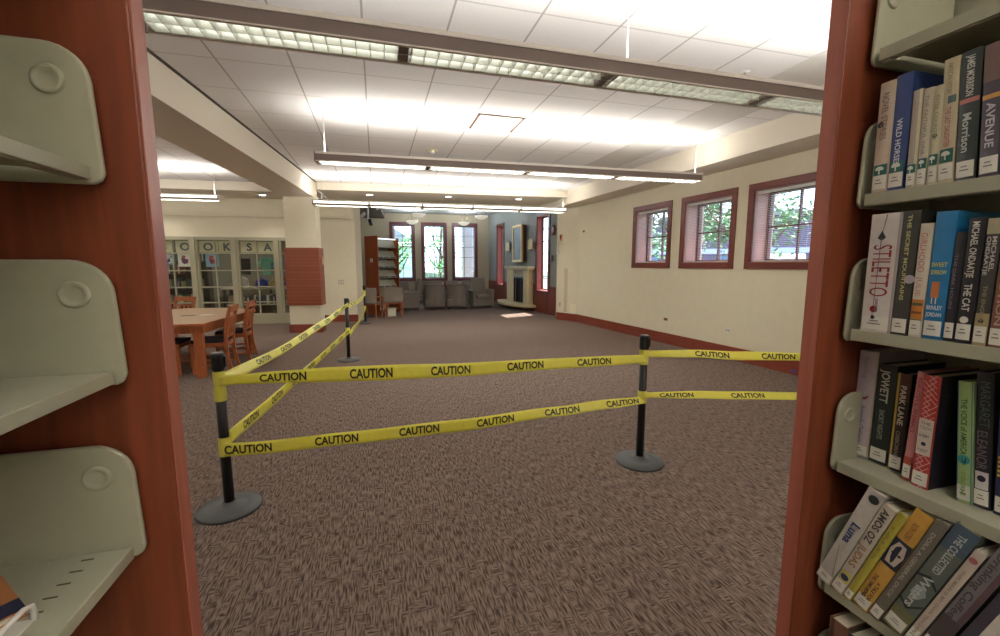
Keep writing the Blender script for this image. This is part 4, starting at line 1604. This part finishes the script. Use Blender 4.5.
def put_plain(t, sp, w, h, txt, v, col):
    b = MB()
    vs_, fs_, wd = text_geo(txt, .02)
    sc = .78 / wd
    b.add([sp(.11 + u * sc, h * v + vv * h * .032, .0026) for u, vv in vs_], fs_)
    b.build('title', mat('ink_' + name_of(col), col, .5), t, recalc=False)


book('bright blue book with an orange popsicle picture ' + L2, .548, .517, 1.382, 1.617, 0, 1.0, (34, 122, 178),
     extra=[patch('popsicle', .22, .62, .33, .455, (214, 130, 70), .0013), patch('popsicle_stick', .28, .34, .28, .33, (226, 220, 210)), patch('popsicle_stick', .48, .54, .28, .33, (226, 220, 210)),
            lambda t, sp, w, h: put_plain(t, sp, w, h, 'SWEET', .575, (216, 210, 80)), lambda t, sp, w, h: put_plain(t, sp, w, h, 'SORROW', .515, (216, 210, 80)),
            lambda t, sp, w, h: put_plain(t, sp, w, h, 'BRINLEY', .235, (220, 224, 226)), lambda t, sp, w, h: put_plain(t, sp, w, h, 'JORDAN', .18, (220, 224, 226))])
book('shorter black book with faint grey title beside the blue one ' + L2, .516, .5005, 1.382, 1.578, 0, 1.0, (48, 46, 54), title=[('THE DARK HOURS', .8, .5, .3, .4, (120, 112, 128))])
book('black book with large white title letters ' + L2, .5, .477, 1.382, 1.601, 0, 1.0, (40, 38, 44), title=[('MICHAEL ONDAATJE', .97, .44, .42, .5, (206, 200, 190)), ('THE CAT', .48, .22, .46, .5, (206, 200, 190))], extra=[disc('round_mark', .5, .19, .006, (216, 212, 204))])
book('grey book fading to gold at its foot ' + L2, .476, .457, 1.381, 1.598, 0, 1.0, (70, 66, 66), title=[('MICHAEL', .86, .27, .3, .7, (196, 192, 186)), ('ONDAATJE', .86, .3, .3, .3, (196, 192, 186)), ('THE ENGLISH', .48, .3, .28, .5, (140, 130, 100))], extra=[patch('gold_foot', 0, 1, .0, .26, (170, 150, 108)), patch('cream_head', 0, 1, .88, 1, (172, 164, 136)), disc('black_dot', .5, .2, .0035, (30, 26, 28))])
book('reddish brown book with pale pink letters at the near end ' + L2, .456, .4355, 1.38, 1.577, 0, 1.0, (126, 84, 70), title=[('DEVOTION', .8, .6, .4, .5, (190, 150, 136))])

L3 = 'on the third book row'
book('lilac white book with red horse mark and script title ' + L3, .651, .6145, 1.1055, 1.338, 0, 1.072, (192, 178, 188), title=[('Amanda Ortlepp', .50, .36, .34, .5, (140, 116, 150)), ('Running', .95, .2, .3, .5, (170, 150, 160))], extra=[poly('horse_mark', [(.25, .60), (.5, .57), (.8, .60), (.62, .555), (.4, .545)], (150, 60, 56)), patch('spine_hinge', .93, 1, 0, 1, (190, 168, 130))], sticker=2)
book('black green book with white title JOWETT ' + L3, .613, .579, 1.107, 1.317, 0, 1.07, (38, 46, 42), title=[('JOWETT', .95, .33, .44, .5, (196, 198, 180)), ('SHORT NIGHTS', .55, .3, .28, .5, (150, 152, 136))])
book('dark brown book titled PARK LANE ' + L3, .577, .5535, 1.104, 1.306, 0, 1.07, (52, 38, 38), title=[('PARK LANE', .88, .40, .42, .58, (206, 196, 180)), ('OSBORNE', .42, .28, .28, .55, (150, 136, 124))], extra=[patch('yellow_edge', 0, .2, .0, 1, (186, 160, 66)), patch('brown_head', .2, 1, .72, 1, (84, 50, 42), .0007)])
book('pink book with red lower part ' + L3, .553, .5375, 1.095, 1.316, .03, 1.045, (204, 134, 136), title=[('BEAUTIFUL ANIMALS', .95, .5, .4, .5, (170, 80, 90))], extra=[patch('red_foot', 0, 1, 0, .22, (186, 84, 72))])
book('red lattice patterned book with a pale title panel ' + L3, .5365, .5085, 1.090, 1.313, .0, 1.037, (176, 60, 58), side=(30, 28, 38),
     extra=[lattice('lattice_pattern', .02, .98, 0, 1, (214, 168, 160)), patch('title_panel', .08, .92, .30, .62, (206, 196, 184), .0016), lambda t, sp, w, h: put_plain2(t, sp, w, h, 'THE TOKEN', .53), lambda t, sp, w, h: put_plain2(t, sp, w, h, 'GREAT', .46), disc('panel_mark', .5, .39, .004, (40, 40, 80), .002)])if False else None


def put_plain2(t, sp, w, h, txt, v, col=(110, 104, 110)):
    b = MB()
    vs_, fs_, wd = text_geo(txt, .01)
    sc = .6 / wd
    b.add([sp(.2 + u * sc, h * v + vv * h * .026, .0030) for u, vv in vs_], fs_)
    b.build('title', mat('ink_' + name_of(col), col, .5), t, recalc=False)


book('red lattice patterned book with a pale title panel ' + L3, .5365, .5085, 1.090, 1.313, .0, 1.037, (176, 60, 58), side=(30, 28, 38), depth=.165,
     extra=[lattice('lattice_pattern', .02, .98, 0, 1, (214, 168, 160)), patch('title_panel', .08, .92, .30, .62, (206, 196, 184), .0016), lambda t, sp, w, h: put_plain2(t, sp, w, h, 'THE', .57), lambda t, sp, w, h: put_plain2(t, sp, w, h, 'TOUCH', .53),
            lambda t, sp, w, h: put_plain2(t, sp, w, h, 'ENEMY', .46), disc('panel_mark', .5, .40, .004, (40, 40, 80), .002), lambda t, sp, w, h: put_plain2(t, sp, w, h, 'FOREST', .33)])
book('pale green book titled VOICE of AMERICA ' + L3, .467, .446, 1.097, 1.315, -.09, 1.05, (166, 190, 124), title=[('THE VOICE of AMERICA', .86, .46, .4, .5, (70, 96, 60)), ('OSBORNE', .26, .2, .3, .5, (130, 156, 96))],
     extra=[patch('blue_edge', 0, .07, 0, 1, (84, 130, 158)), patch('blue_edge', .93, 1, 0, 1, (84, 130, 158)), disc('teal_swirl', .5, .36, .009, (60, 150, 150)), poly('black_check', [(.35, .38), (.5, .33), (.7, .40), (.66, .345), (.5, .31), (.38, .34)], (24, 28, 30), .002)])
book('black book with tall ghostly grey title letters ' + L3, .445, .4225, 1.10, 1.338, -.08, 1.055, (44, 42, 48), title=[('MARGARET', .93, .33, .6, .6, (84, 104, 88), 0), ('ELEANOR', .57, .28, .62, .5, (126, 112, 116), 0)], extra=[patch('white_sticker', .1, .9, .14, .27, (212, 206, 206), .0012), disc('sticker_eye', .5, .22, .006, (40, 40, 66), .002)])
book('dark blue book with yellow stripes at the near end ' + L3, .419, .395, 1.10, 1.32, -.06, 1.055, (44, 48, 82), extra=[patch('yellow_stripe', .1, .9, .30 + .035 * i, .32 + .035 * i, (206, 186, 60), .0012) for i in range(5)])

L4 = 'among the leaning books'
LE = .322
book('thick pale grey book with blue script, farthest ' + L4, .700, .664, .768, 1.04, LE, .99, (190, 184, 176), title=[('Luna', .66, .2, .5, .55, (60, 70, 120))], extra=[disc('emblem', .6, .93, .010, (50, 56, 52)), poly('vein_line', [(.3, .40), (.34, .40), (.9, .12), (.88, .10)], (140, 120, 100))], sticker=2)
book('pale book titled AMOS OZ JUDAS ' + L4, .663, .636, .768, 1.02, LE, .99, (196, 184, 170), title=[('AMOS OZ', .97, .36, .55, .5, (66, 64, 64)), ('JUDAS', .57, .25, .55, .5, (150, 116, 84))], extra=[patch('yellow_square', .15, .95, .12, .24, (196, 184, 96), .0012), disc('blue_star', .55, .18, .008, (36, 44, 90), .002)])
book('thin olive yellow book ' + L4, .635, .618, .767, 1.02, LE, .99, (176, 164, 70), title=[('TALES', .9, .4, .3, .5, (140, 130, 60))], sticker=2)
book('orange yellow book titled A TALE FOR THE TIME BEING ' + L4, .617, .584, .766, 1.04, LE, .995, (206, 158, 74), title=[('A TALE FOR', .31, .2, .22, .70, (66, 52, 46)), ('THE TIME BEING', .36, .25, .22, .36, (66, 52, 46)), ('RUTH OZEKI', .9, .15, .3, .5, (150, 104, 60))],
     extra=[patch('face_field', .0, 1, .47, .72, (44, 50, 72), .0012), poly('face', [(.2, .50), (.8, .50), (.95, .60), (.8, .69), (.3, .70), (.08, .62)], (198, 182, 170), .0018), disc('face_eye', .35, .6, .003, (50, 44, 60), .0024), disc('face_eye', .72, .6, .003, (50, 44, 60), .0024)])
book('grey book with small pale capitals ' + L4, .583, .561, .767, 1.04, LE, .99, (112, 106, 94), title=[('DORA A GENERAL DUCK', .9, .66, .3, .5, (170, 164, 150))])
book('book with a misty tree landscape and white title ' + L4, .558, .520, .77, 1.045, LE, .99, (104, 112, 104), title=[('THE COLLECTED', .95, .35, .32, .55, (190, 196, 190)), ('Waters', .55, .3, .4, .5, (198, 204, 198))],
     extra=[poly('branch', [(.0, .52), (.5, .56), (1, .50), (.98, .48), (.5, .54), (.02, .50)], (44, 46, 44)), poly('branch', [(.0, .28), (.5, .24), (1, .33), (1, .31), (.5, .22), (0, .26)], (44, 46, 44)), patch('olive_foot', 0, 1, 0, .2, (120, 116, 80), .0007), patch('blue_head', 0, 1, .8, 1, (78, 96, 112), .0007), poly('pale_cloud', [(.2, .36), (.6, .33), (.85, .40), (.6, .46), (.25, .44)], (160, 172, 176))])
book('cream book with a small pink heart mark ' + L4, .517, .4995, .773, 1.017, LE, .99, (196, 182, 168), title=[('THIS MAN IS MY OWN TEACHER', .82, .72, .28, .5, (150, 128, 120))], extra=[disc('heart_mark', .5, .92, .006, (170, 96, 104))])
book('grey book with title Drinking Coffee ' + L4, .496, .4665, .775, 1.04, LE, .99, (132, 128, 130), title=[('Drinking Coffee', .97, .62, .4, .4, (84, 76, 82))], extra=[patch('mauve_edge', .72, 1, .35, 1, (110, 84, 88)), patch('dark_foot', 0, 1, 0, .35, (84, 74, 74), .0007)])
book('dark plum book with a white title strip ' + L4, .462, .405, .775, 1.06, LE, .985, (74, 68, 80), extra=[patch('title_strip', .3, .6, .12, .62, (214, 206, 196), .0012), disc('face_mark', .85, .72, .010, (186, 130, 100)), lambda t, sp, w, h: None])
book('brown patterned book whose top shows below the lowest visible shelf', .655, .615, .475, .70, 0, .99, (120, 84, 66), extra=[patch('dark_band', .1, .3, 0, 1, (70, 46, 40))])
book('dark green book whose top shows below the lowest visible shelf', .614, .585, .475, .695, 0, .99, (58, 60, 48))

# book and wire bookend on the empty shelf
t = thing('book', 'glossy orange and dark blue book lying on the empty bookshelf', 'book', (-.4715, .556, 1.128), math.radians(133.8))
MB().box(-.05, .05, -.065, .065, .0, .002).box(-.05, .05, -.065, .065, .008, .010).box(-.05, .05, .063, .065, .002, .008).build('cover', cover_mat('orange_brown', (190, 124, 78), .2), t)
MB().box(-.048, .048, -.063, .062, .002, .008).build('pages', PAPER, t)
MB().box(-.05, -.022, -.065, .065, .0101, .0104).build('cover_picture', cover_mat('dark_blue', (52, 54, 84), .2), t)
t = thing('wire_bookend', 'white wire bookend at the front of the empty shelf beside the glossy book', 'bookend', (-.378, .556, 1.128), 0)
pts = [(0, -.16, .022), (0, -.012, .022), (0, -.002, .018), (0, .0, .008), (0, .0, .0)]
MB().tube(pts, .003, 8).build('wire', WHITE, t)
MB().box(-.02, .0, -.16, .0, .0, .001).build('foot_plate', WHITE, t)

# ================================================================ reading table and its chairs
t = thing('reading_table', 'large wooden reading table with cut corners and red oak legs', 'table', (-2.9, 7.6, 0))
tp = [(-3.9, 6.62), (-3.55, 6.47), (-2.22, 6.46), (-2.04, 8.25), (-2.6, 8.76), (-3.25, 8.86), (-3.72, 8.45)]
tp = [(x + 2.9, y - 7.6) for x, y in tp]
MB().prism(tp, .725, .75).build('table_top', TABLEW, t)
tin = [(x * .985, y * .985) for x, y in tp]
b = MB()
for i in range(len(tp)):
    p, q = tp[i], tp[(i + 1) % len(tp)]
    b.obox((p[0], p[1], .732), (q[0], q[1], .732), .02, .036)
b.build('edge_strip', OAK, t)
b = MB()
inn = [(x * .93, y * .94) for x, y in tp]
for i in range(len(inn)):
    p, q = inn[i], inn[(i + 1) % len(inn)]
    b.obox((p[0], p[1], .66), (q[0], q[1], .66), .025, .10)
b.build('apron', OAK, t)
for x, y in ((-2.32, 6.56), (-2.14, 8.12), (-3.6, 6.62), (-3.45, 8.6)):
    MB().box(x + 2.9 - .05, x + 2.9 + .05, y - 7.6 - .05, y - 7.6 + .05, 0, .724).build('leg', OAK, t, bevel=.004)
b = MB().box(-2.28 + 2.9, -2.16 + 2.9, 6.6 - 7.6, 8.1 - 7.6, .14, .22)
tag(MB().box(-2.86, -2.68, 7.45, 7.58, .7505, .756).build('paper_slip', mat('grey_paper', (112, 104, 98), .7)), 'dark leaflet on the reading table', 'leaflet')
tag(MB().box(-2.62, -2.46, 7.50, 7.60, .7505, .757).build('white_slip', WHITE), 'small white leaflet on the reading table', 'leaflet')


def mission_chair():
    """slat back oak chair facing +y"""
    t = thing('reading_chair', '', 'chair')
    for sg in (-1, 1):
        b = MB()
        path = [(-.25, 0), (-.21, .22), (-.20, .44), (-.215, .62), (-.25, .80), (-.29, .94)]
        for i in range(len(path) - 1):
            (y0, z0), (y1, z1) = path[i], path[i + 1]
            b.add([(sg * .205 + dx, y + dy, z) for y, z in ((y0, z0), (y1, z1)) for dx, dy in ((-.016, -.022), (.016, -.022), (.016, .022), (-.016, .022))],
                  [(0, 3, 2, 1), (4, 5, 6, 7), (0, 1, 5, 4), (1, 2, 6, 5), (2, 3, 7, 6), (3, 0, 4, 7)])
        b.build('rear_leg', OAK, t)
        MB().box(sg * .205 - .018, sg * .205 + .018, .18, .22, 0, .43).build('front_leg', OAK, t)
        b = MB()
        b.box(sg * .205 - .012, sg * .205 + .012, -.20, .19, .37, .43)
        b.box(sg * .205 - .010, sg * .205 + .010, -.215, .19, .18, .205)
        b.box(sg * .205 - .010, sg * .205 + .010, -.215, .19, .10, .125)
        b.build('side_rail', OAK, t)
    b = MB()
    MB().obox((-.205, -.245, .78), (.205, -.245, .78), .018, .03).build('back_rail', OAK, t)
    b.obox((-.205, -.278, .895), (.205, -.278, .895), .02, .085)
    b.build('top_rail', OAK, t)
    MB().obox((-.205, -.205, .50), (.205, -.205, .50), .018, .035).build('back_rail', OAK, t)
    for x in (-.10, 0, .10):
        MB().obox((x, -.207, .50), (x, -.246, .78), .045, .012, up=(0, 1, 0)).build('slat', OAK, t)
    b = MB()
    b.box(-.2, .2, .19, .21, .37, .43)
    b.box(-.2, .2, -.21, -.19, .37, .43)
    b.box(-.2, .2, .17, .20, .2, .225)
    b.build('cross_rail', OAK, t)
    MB().box(-.21, .21, -.19, .22, .43, .475).build('seat', DARKF, t, bevel=.015, seg=3)
    return t


c = mission_chair()
c.location, c.rotation_euler = (-2.29, 6.98, 0), (0, 0, math.pi / 2 + .06)
tag(c, 'red oak chair nearest the barrier post, tucked under the table edge', 'chair', 'red oak chairs around the reading table')
dup(c, (-2.26, 7.83, 0), math.pi / 2 + .02, 'red oak chair at the table corner toward the column')
dup(c, (-2.86, 6.98, 0), -math.pi / 2, 'red oak chair on the far side of the table nearest the bookshelf end')
dup(c, (-3.55, 8.95, 0), math.pi - .5, 'red oak chair at the table end toward the shop front')

# ================================================================ things inside the shop
random.seed(3)
t = thing('shop_bookcase', 'dark bookcase standing inside the shop behind the first O sheet', 'bookcase', (-5.2, 13.9, 0))
MB().box(-.7, .7, -.15, .15, 0, .08).box(-.7, -.67, -.15, .15, 0, 1.9).box(.67, .7, -.15, .15, 0, 1.9).box(-.7, .7, .12, .15, 0, 1.9).build('case', mat('shop_case_dark', (70, 58, 48), .6), t)
for z in (.45, .85, 1.25, 1.6, 1.88):
    MB().box(-.67, .67, -.15, .13, z, z + .025).build('shelf', mat('shop_case_dark', (70, 58, 48)), t)


def stack_books(t_, x0, x1, y, z, lbl, grp, n0=0):
    x = x0
    i = 0
    cols = [(170, 150, 120), (96, 84, 110), (200, 190, 170), (120, 60, 50), (60, 76, 110), (150, 140, 70), (80, 96, 84), (210, 200, 190)]
    while x < x1:
        w_ = random.uniform(.03, .06)
        h_ = random.uniform(.18, .26)
        cc = random.choice(cols)
        o = MB().box(x, x + w_ - .004, y, y + .16, z, z + h_).build('shop_book', cover_mat(name_of(cc), cc))
        tag(o, lbl, 'book', grp)
        x += w_
        i += 1


for z, (a_, b_) in ((.475, (-5.8, -4.9)), (.875, (-5.7, -4.7)), (1.275, (-5.8, -5.1)), (1.625, (-5.5, -4.6))):
    stack_books(None, a_, b_, 13.8, z, 'book standing in the dark bookcase inside the shop', 'books in the dark shop bookcase')
t = thing('shop_table', 'long display table inside the shop under the S and A sheets', 'table', (-2.9, 13.3, 0))
MB().box(-1.1, 1.1, -.35, .35, .86, .90).build('table_top', mat('shop_table_pale', (190, 180, 160), .6), t)
MB().box(-1.05, 1.05, -.3, .3, .42, .45).build('lower_shelf', mat('shop_table_pale', (190, 180, 160)), t)
for x in (-1.02, 1.02):
    for y in (-.3, .3):
        MB().box(x - .03, x + .03, y - .03, y + .03, 0, .86).build('leg', mat('shop_case_dark', (70, 58, 48)), t)
stack_books(None, -3.9, -1.9, 13.1, .905 - .45, 'book on the lower shelf of the shop display table', 'books on the lower shelf of the shop table')
for x, w_, h_, cc, lbx in ((-3.55, .34, .30, (196, 190, 184), 'white plastic bag on the shop table under the K sheet'), (-3.05, .30, .24, (40, 50, 170), 'blue bag on the shop table under the S sheet'),
                           (-2.75, .22, .20, (170, 140, 90), 'tan box on the shop table beside the blue bag'), (-2.3, .34, .26, (38, 48, 160), 'blue bag on the shop table at the column end')):
    t = thing('shop_bag', lbx, 'bag', (x, 13.2, .902))
    MB().prism([(-w_ / 2, 0), (w_ / 2, 0), (w_ * .46, h_ * .8), (w_ * .2, h_), (-w_ * .24, h_ * .94), (-w_ * .47, h_ * .72)], -.1, .1, 0, lambda x_, y_, z_: (x_, z_, y_)).build('body', mat('bag_' + name_of(cc), cc, .5), t, bevel=.03, seg=3)
    MB().tube([(-w_ * .15, 0, h_ * .9), (-w_ * .1, 0, h_ * 1.15), (w_ * .1, 0, h_ * 1.15), (w_ * .15, 0, h_ * .9)], .01, 6).build('handle', mat('bag_' + name_of(cc), cc), t)
t = thing('red_flowers', 'bunch of pinkish red flowers standing on the shop table under the A sheet', 'flowers', (-2.56, 13.45, .902))
MB().lathe([(0, 0), (.06, 0), (.08, .18), (.07, .18), (.05, .02)], 14).build('pot', mat('pot_pale', (190, 180, 160), .5), t)
b = MB()
for i in range(70):
    a, r_, z_ = random.uniform(0, 6.28), random.uniform(0, .26), random.uniform(.16, .42)
    p = Vector((r_ * math.cos(a), r_ * .6 * math.sin(a), z_ - r_ * .3))
    q = Vector((random.uniform(-1, 1), random.uniform(-1, 1), random.uniform(-1, 1))).normalized() * .035
    s_ = q.cross(Vector((0, 0, 1))).normalized() * .03
    b.add([p - q, p + s_, p + q, p - s_], [(0, 1, 2, 3)])
b.build('petals', mat('petal_red', (190, 70, 80), .7), t, recalc=False)
for x, zc, cc, c2, lbx, (sw, sh_) in ((-4.60, 1.66, (226, 222, 216), (150, 60, 90), 'white poster with red and blue figure in the shop front under the first O', (.30, .36)), (-3.98, 1.655, (132, 172, 204), (196, 70, 50), 'light blue poster with a red shape in the shop front under the second O', (.30, .36)),
                                    (-4.93, 1.68, (120, 140, 176), (220, 220, 220), 'blue poster in the shop front under the B', (.24, .3))):
    b = MB()
    fbox(b, fbs, sx(x) - sw / 2, sx(x) + sw / 2, .088, .091, zc - sh_ / 2, zc + sh_ / 2)
    o = b.build('poster', mat('poster_' + name_of(cc), cc, .5))
    tag(o, lbx, 'poster')
    b = MB()
    s0 = sx(x)
    b.add([fbs(s0 + u, .0865, zc + v) for u, v in ((-.07, -.1), (.02, -.12), (.08, -.02), (.05, .10), (-.03, .09), (-.01, .02), (-.09, .0))], [tuple(range(7))])
    b.build('picture_shape', mat('poster_' + name_of(c2), c2, .5), o, recalc=False)
    b = MB()
    b.add([fbs(s0 + u, .0862, zc + v) for u, v in ((-.02, -.08), (.06, -.1), (.05, -.02), (.0, .02))], [tuple(range(4))])
    b.build('picture_shape', mat('poster_ink_blue', (70, 60, 130), .5), o, recalc=False)
for x, cc, lbx in ((-2.83, (120, 190, 170), 'green and blue shirt-shaped piece hanging in the shop nearer the S sheet'), (-2.50, (110, 160, 220), 'light blue shirt-shaped piece hanging in the shop nearer the column')):
    t = thing('hanging_shape', lbx, 'shirt', (x, 12.9, 1.35))  # flat shirt-shaped cutouts, one blue-green and one light blue
    MB().prism([(-.10, -.1), (.10, -.1), (.11, .22), (.19, .10), (.23, .16), (.13, .36), (.04, .38), (-.04, .38), (-.13, .36), (-.23, .16), (-.19, .10), (-.11, .22)], -.03, .03, 0, lambda x_, y_, z_: (x_, z_, y_)).build('shirt_body', mat('shirt_' + name_of(cc), cc, .8), t, bevel=.01)
    MB().tube([(0, 0, .38), (0, 0, .46), (.02, 0, .48), (.03, 0, .46)], .005, 6).build('hanger_hook', STEEL, t)
t = thing('clothes_rail', 'grey clothes rail hung from the shop ceiling holding the shirt-shaped pieces', 'rail', (-2.7, 12.9, 1.82))
MB().box(-.9, .9, -.012, .012, -.01, .014).build('bar', mat('rail_grey', (110, 110, 112), .4), t)
for x in (-.85, .85):
    MB().box(x - .008, x + .008, -.008, .008, .014, .93).build('hanger_rod', mat('rail_grey', (110, 110, 112)), t)
t = thing('shop_sofa', 'olive grey sofa inside the shop below the K sheet', 'sofa', (-3.75, 14.5, 0))
MB().box(-.6, .6, -.35, .35, .0, .45).build('seat', mat('sofa_olive', (104, 100, 82), .9), t, bevel=.04)
MB().box(-.6, .6, .2, .42, .4, .95).build('backrest', mat('sofa_olive', (104, 100, 82)), t, bevel=.05)
for x in (-.62, .62):
    MB().box(x - .08, x + .08, -.35, .4, .1, .62).build('armrest', mat('sofa_olive', (104, 100, 82)), t, bevel=.04)
t = thing('shop_picture', 'dark picture on an easel inside the shop below the K sheet', 'picture', (-3.6, 13.6, 1.45))
MB().box(-.2, .2, -.02, .02, -.2, .25).build('canvas', mat('dark_canvas', (50, 38, 40), .5), t)
MB().tube([(-.15, .02, -.2), (-.3, .2, -1.45)], .015, 6).build('leg', OAK, t)
MB().tube([(.15, .02, -.2), (.3, .2, -1.45)], .015, 6).build('leg', OAK, t)
for x, y in ((-3.6, 14.2), (-6.5, 14.2)):
    t = thing('shop_light', 'strip light on the shop ceiling ' + ('toward the column' if x > -5 else 'away from the column'), 'ceiling light', (x, y, 2.74))
    MB().box(-1.2, 1.2, -.08, .08, -.05, 0).build('housing', WHITE, t)
    MB().box(-1.17, 1.17, -.06, .06, -.065, -.05).build('lens', mat('shop_lens', (255, 250, 240), .4, emit=3), t)
    l = area('shop_glow', (0, 0, 0), 2.2, .12, 15, (0, 0, 0))
    l.parent = t
    l.location = (0, 0, -.07)

# ================================================================ outdoors
struct('ground_outside', MB().box(6.6, 60, -20, 60, -.2, .55), mat('ground_pale', (84, 98, 84), .9, noise=.2, nscale=1))
struct('ground_behind', MB().box(-30, 6.6, 18.9, 60, -.4, -.05), mat('ground_grass', (120, 160, 96), .9, noise=.2, nscale=1))


def tree(x, y, z0, h, cr, seed, label, leaf, n=900, trunk_h=.4, dens=1.0):
    rnd = random.Random(seed)
    t = thing('tree', label, 'tree', (x, y, z0), 0, 'trees outside the windows')
    b = MB()
    b.tube([(0, 0, 0), (.06, .03, h * trunk_h * .5), (-.05, .06, h * trunk_h), (.05, 0, h * .8)], [.16, .13, .11, .03], 8)
    tips = []
    for i in range(11):
        a = rnd.uniform(0, 6.28)
        zb = h * (trunk_h * .7 + rnd.random() * .35)
        r_ = cr * rnd.uniform(.5, .95)
        zt = zb + rnd.uniform(.1, .35) * h
        mid = (r_ * .5 * math.cos(a), r_ * .5 * math.sin(a), zb + (zt - zb) * .35)
        b.tube([(0, 0, zb), mid, (r_ * math.cos(a), r_ * math.sin(a), zt)], [.07, .045, .015], 6)
        tips.append((r_ * math.cos(a), r_ * math.sin(a), zt))
        tips.append(mid)
    b.build('trunk', mat('bark', (84, 72, 64), .9), t)
    b = MB()
    for i in range(int(n * dens)):
        c_ = rnd.choice(tips)
        p = Vector(c_) + Vector((rnd.gauss(0, .33), rnd.gauss(0, .33), rnd.gauss(0, .26))) * cr * .45
        q = Vector((rnd.uniform(-1, 1), rnd.uniform(-1, 1), rnd.uniform(-.6, .6))).normalized() * rnd.uniform(.05, .11)
        s_ = q.cross(Vector((rnd.uniform(-1, 1), rnd.uniform(-1, 1), 1))).normalized() * rnd.uniform(.03, .06)
        b.add([p - q, p + s_, p + q, p - s_], [(0, 1, 2, 3)])
    b.build('foliage', leaf, t, recalc=False)
    return t


LEAF1 = mat('leaf_light', (120, 176, 120), .6, noise=.3, nscale=3)
LEAF2 = mat('leaf_mid', (78, 122, 80), .6, noise=.3, nscale=3)
tree(9.6, 9.4, .55, 4.2, 1.9, 1, 'leafy tree outside the small window nearest the right bookshelf', LEAF2, 1500, .3)
tree(10.6, 12.9, .55, 4.6, 1.7, 2, 'leafy tree outside the middle small window', LEAF2, 1200, .35)
tree(12.5, 18.0, .55, 4.4, 1.8, 3, 'pale tree outside the small window farthest from the right bookshelf', LEAF1, 900, .35)
tree(.9, 22.0, -.05, 4.6, 1.3, 4, 'bright tree outside the lounge window nearest the bookshelf', LEAF1, 700, .25)
tree(3.6, 24.5, -.05, 5.4, 1.3, 5, 'bright green tree outside the middle lounge window', LEAF1, 1000, .2)
tree(6.6, 22.5, -.05, 4.0, 1.2, 6, 'low green tree outside the third lounge window', LEAF1, 600, .25)
tree(-.3, 25, -.05, 4.0, 1.6, 9, 'distant tree at the far side of the first lounge window', LEAF1, 500, .25)
t = thing('brick_column', 'patterned purple grey brick column outside the third lounge window', 'column', (4.1, 19.7, -.05))
MB().box(-.25, .25, -.25, .25, .25, 4.2).build('shaft', brick_mat('lattice_brick', (170, 160, 176), (136, 124, 150), (200, 200, 216), 6, .5, .25, .05, (math.radians(90), 0, 0)), t)
MB().box(-.32, .32, -.32, .32, 0, .25).build('base', mat('column_base', (150, 144, 150), .8), t)
t = thing('garden_house', 'pale blue house beyond the lounge windows', 'house', (1.0, 38, -.05))
MB().box(-3, 3, 0, 4, 0, 3.0).build('wall', mat('house_blue', (170, 190, 216), .8), t)
MB().prism([(-3.4, 3.0), (3.4, 3.0), (0, 5.0)], -.3, 4.3, 0, lambda x, y, z: (x, z, y)).build('roof', mat('house_roof', (130, 130, 150), .8), t)
MB().box(-1.5, -.3, -.05, 0, .9, 2.2).build('window', mat('house_window', (90, 110, 140), .2), t)
t = thing('street_building', 'long reddish building with a white sign band across the street', 'building', (24, 24, .55), -.9)
MB().box(-14, 14, 0, 6, 0, 4.2).build('wall', mat('street_brick', (96, 84, 108), .9), t)
MB().box(-14, 14, -.1, 0, 1.75, 2.1).build('sign_band', mat('sign_band', (170, 172, 204), .6), t)
MB().box(-14.3, 14.3, -.3, 6.3, 4.2, 4.5).build('roof_edge', mat('roof_edge', (120, 110, 130), .8), t)
for i in range(9):
    MB().box(-13 + 3 * i, -11.2 + 3 * i, -.06, 0, .4, 1.6).build('window', mat('house_window', (90, 110, 140)), t)
t = thing('car', 'white car parked across the street outside the small windows', 'car', (16.4, 14.2, .55), .75)
MB().prism([(-2.1, .3), (2.1, .3), (2.15, .7), (1.3, .85), (.7, 1.4), (-1.3, 1.42), (-2.0, .95)], -.85, .85, 0, lambda x, y, z: (x, z, y)).build('body', mat('car_white', (190, 200, 214), .3), t, bevel=.06, seg=3)
MB().prism([(1.1, .9), (.62, 1.33), (-1.2, 1.35), (-1.75, .95)], -.87, .87, 0, lambda x, y, z: (x, z, y)).build('car_glass', mat('car_glass', (70, 84, 104), .1), t)
for x in (-1.35, 1.35):
    for y in (-.85, .85):
        MB().lathe([(0, -.1), (.32, -.1), (.34, 0), (.32, .1), (0, .1)], 20, f=lambda a, b_, c_: (x + a, y + c_, .34 + b_)).build('wheel', BLACK, t)
t = thing('street_sign', 'red and blue sign outside the middle small window', 'sign', (14.2, 15.85, .55))
MB().box(-.03, .03, -.03, .03, 0, .9).build('post', STEEL, t)
MB().box(-.05, .05, .03, .3, .85, 1.2).build('sign_red', mat('sign_red', (230, 60, 70), .5), t)
MB().box(-.05, .05, -.25, .03, .85, 1.2).build('sign_blue', mat('sign_blue', (70, 100, 230), .5), t)
t = thing('garden_rail', 'thin pale railing outside the lounge windows', 'railing', (2.5, 19.6, -.05))
b = MB()
for i in range(26):
    b.box(-2.6 + .2 * i, -2.58 + .2 * i, -.01, .01, 0, 1.35)
b.build('rail_bars', mat('rail_pale', (190, 196, 214), .5), t)
MB().box(-2.65, 2.5, -.02, .02, 1.35, 1.39).build('top_rail', mat('rail_pale', (190, 196, 214)), t)
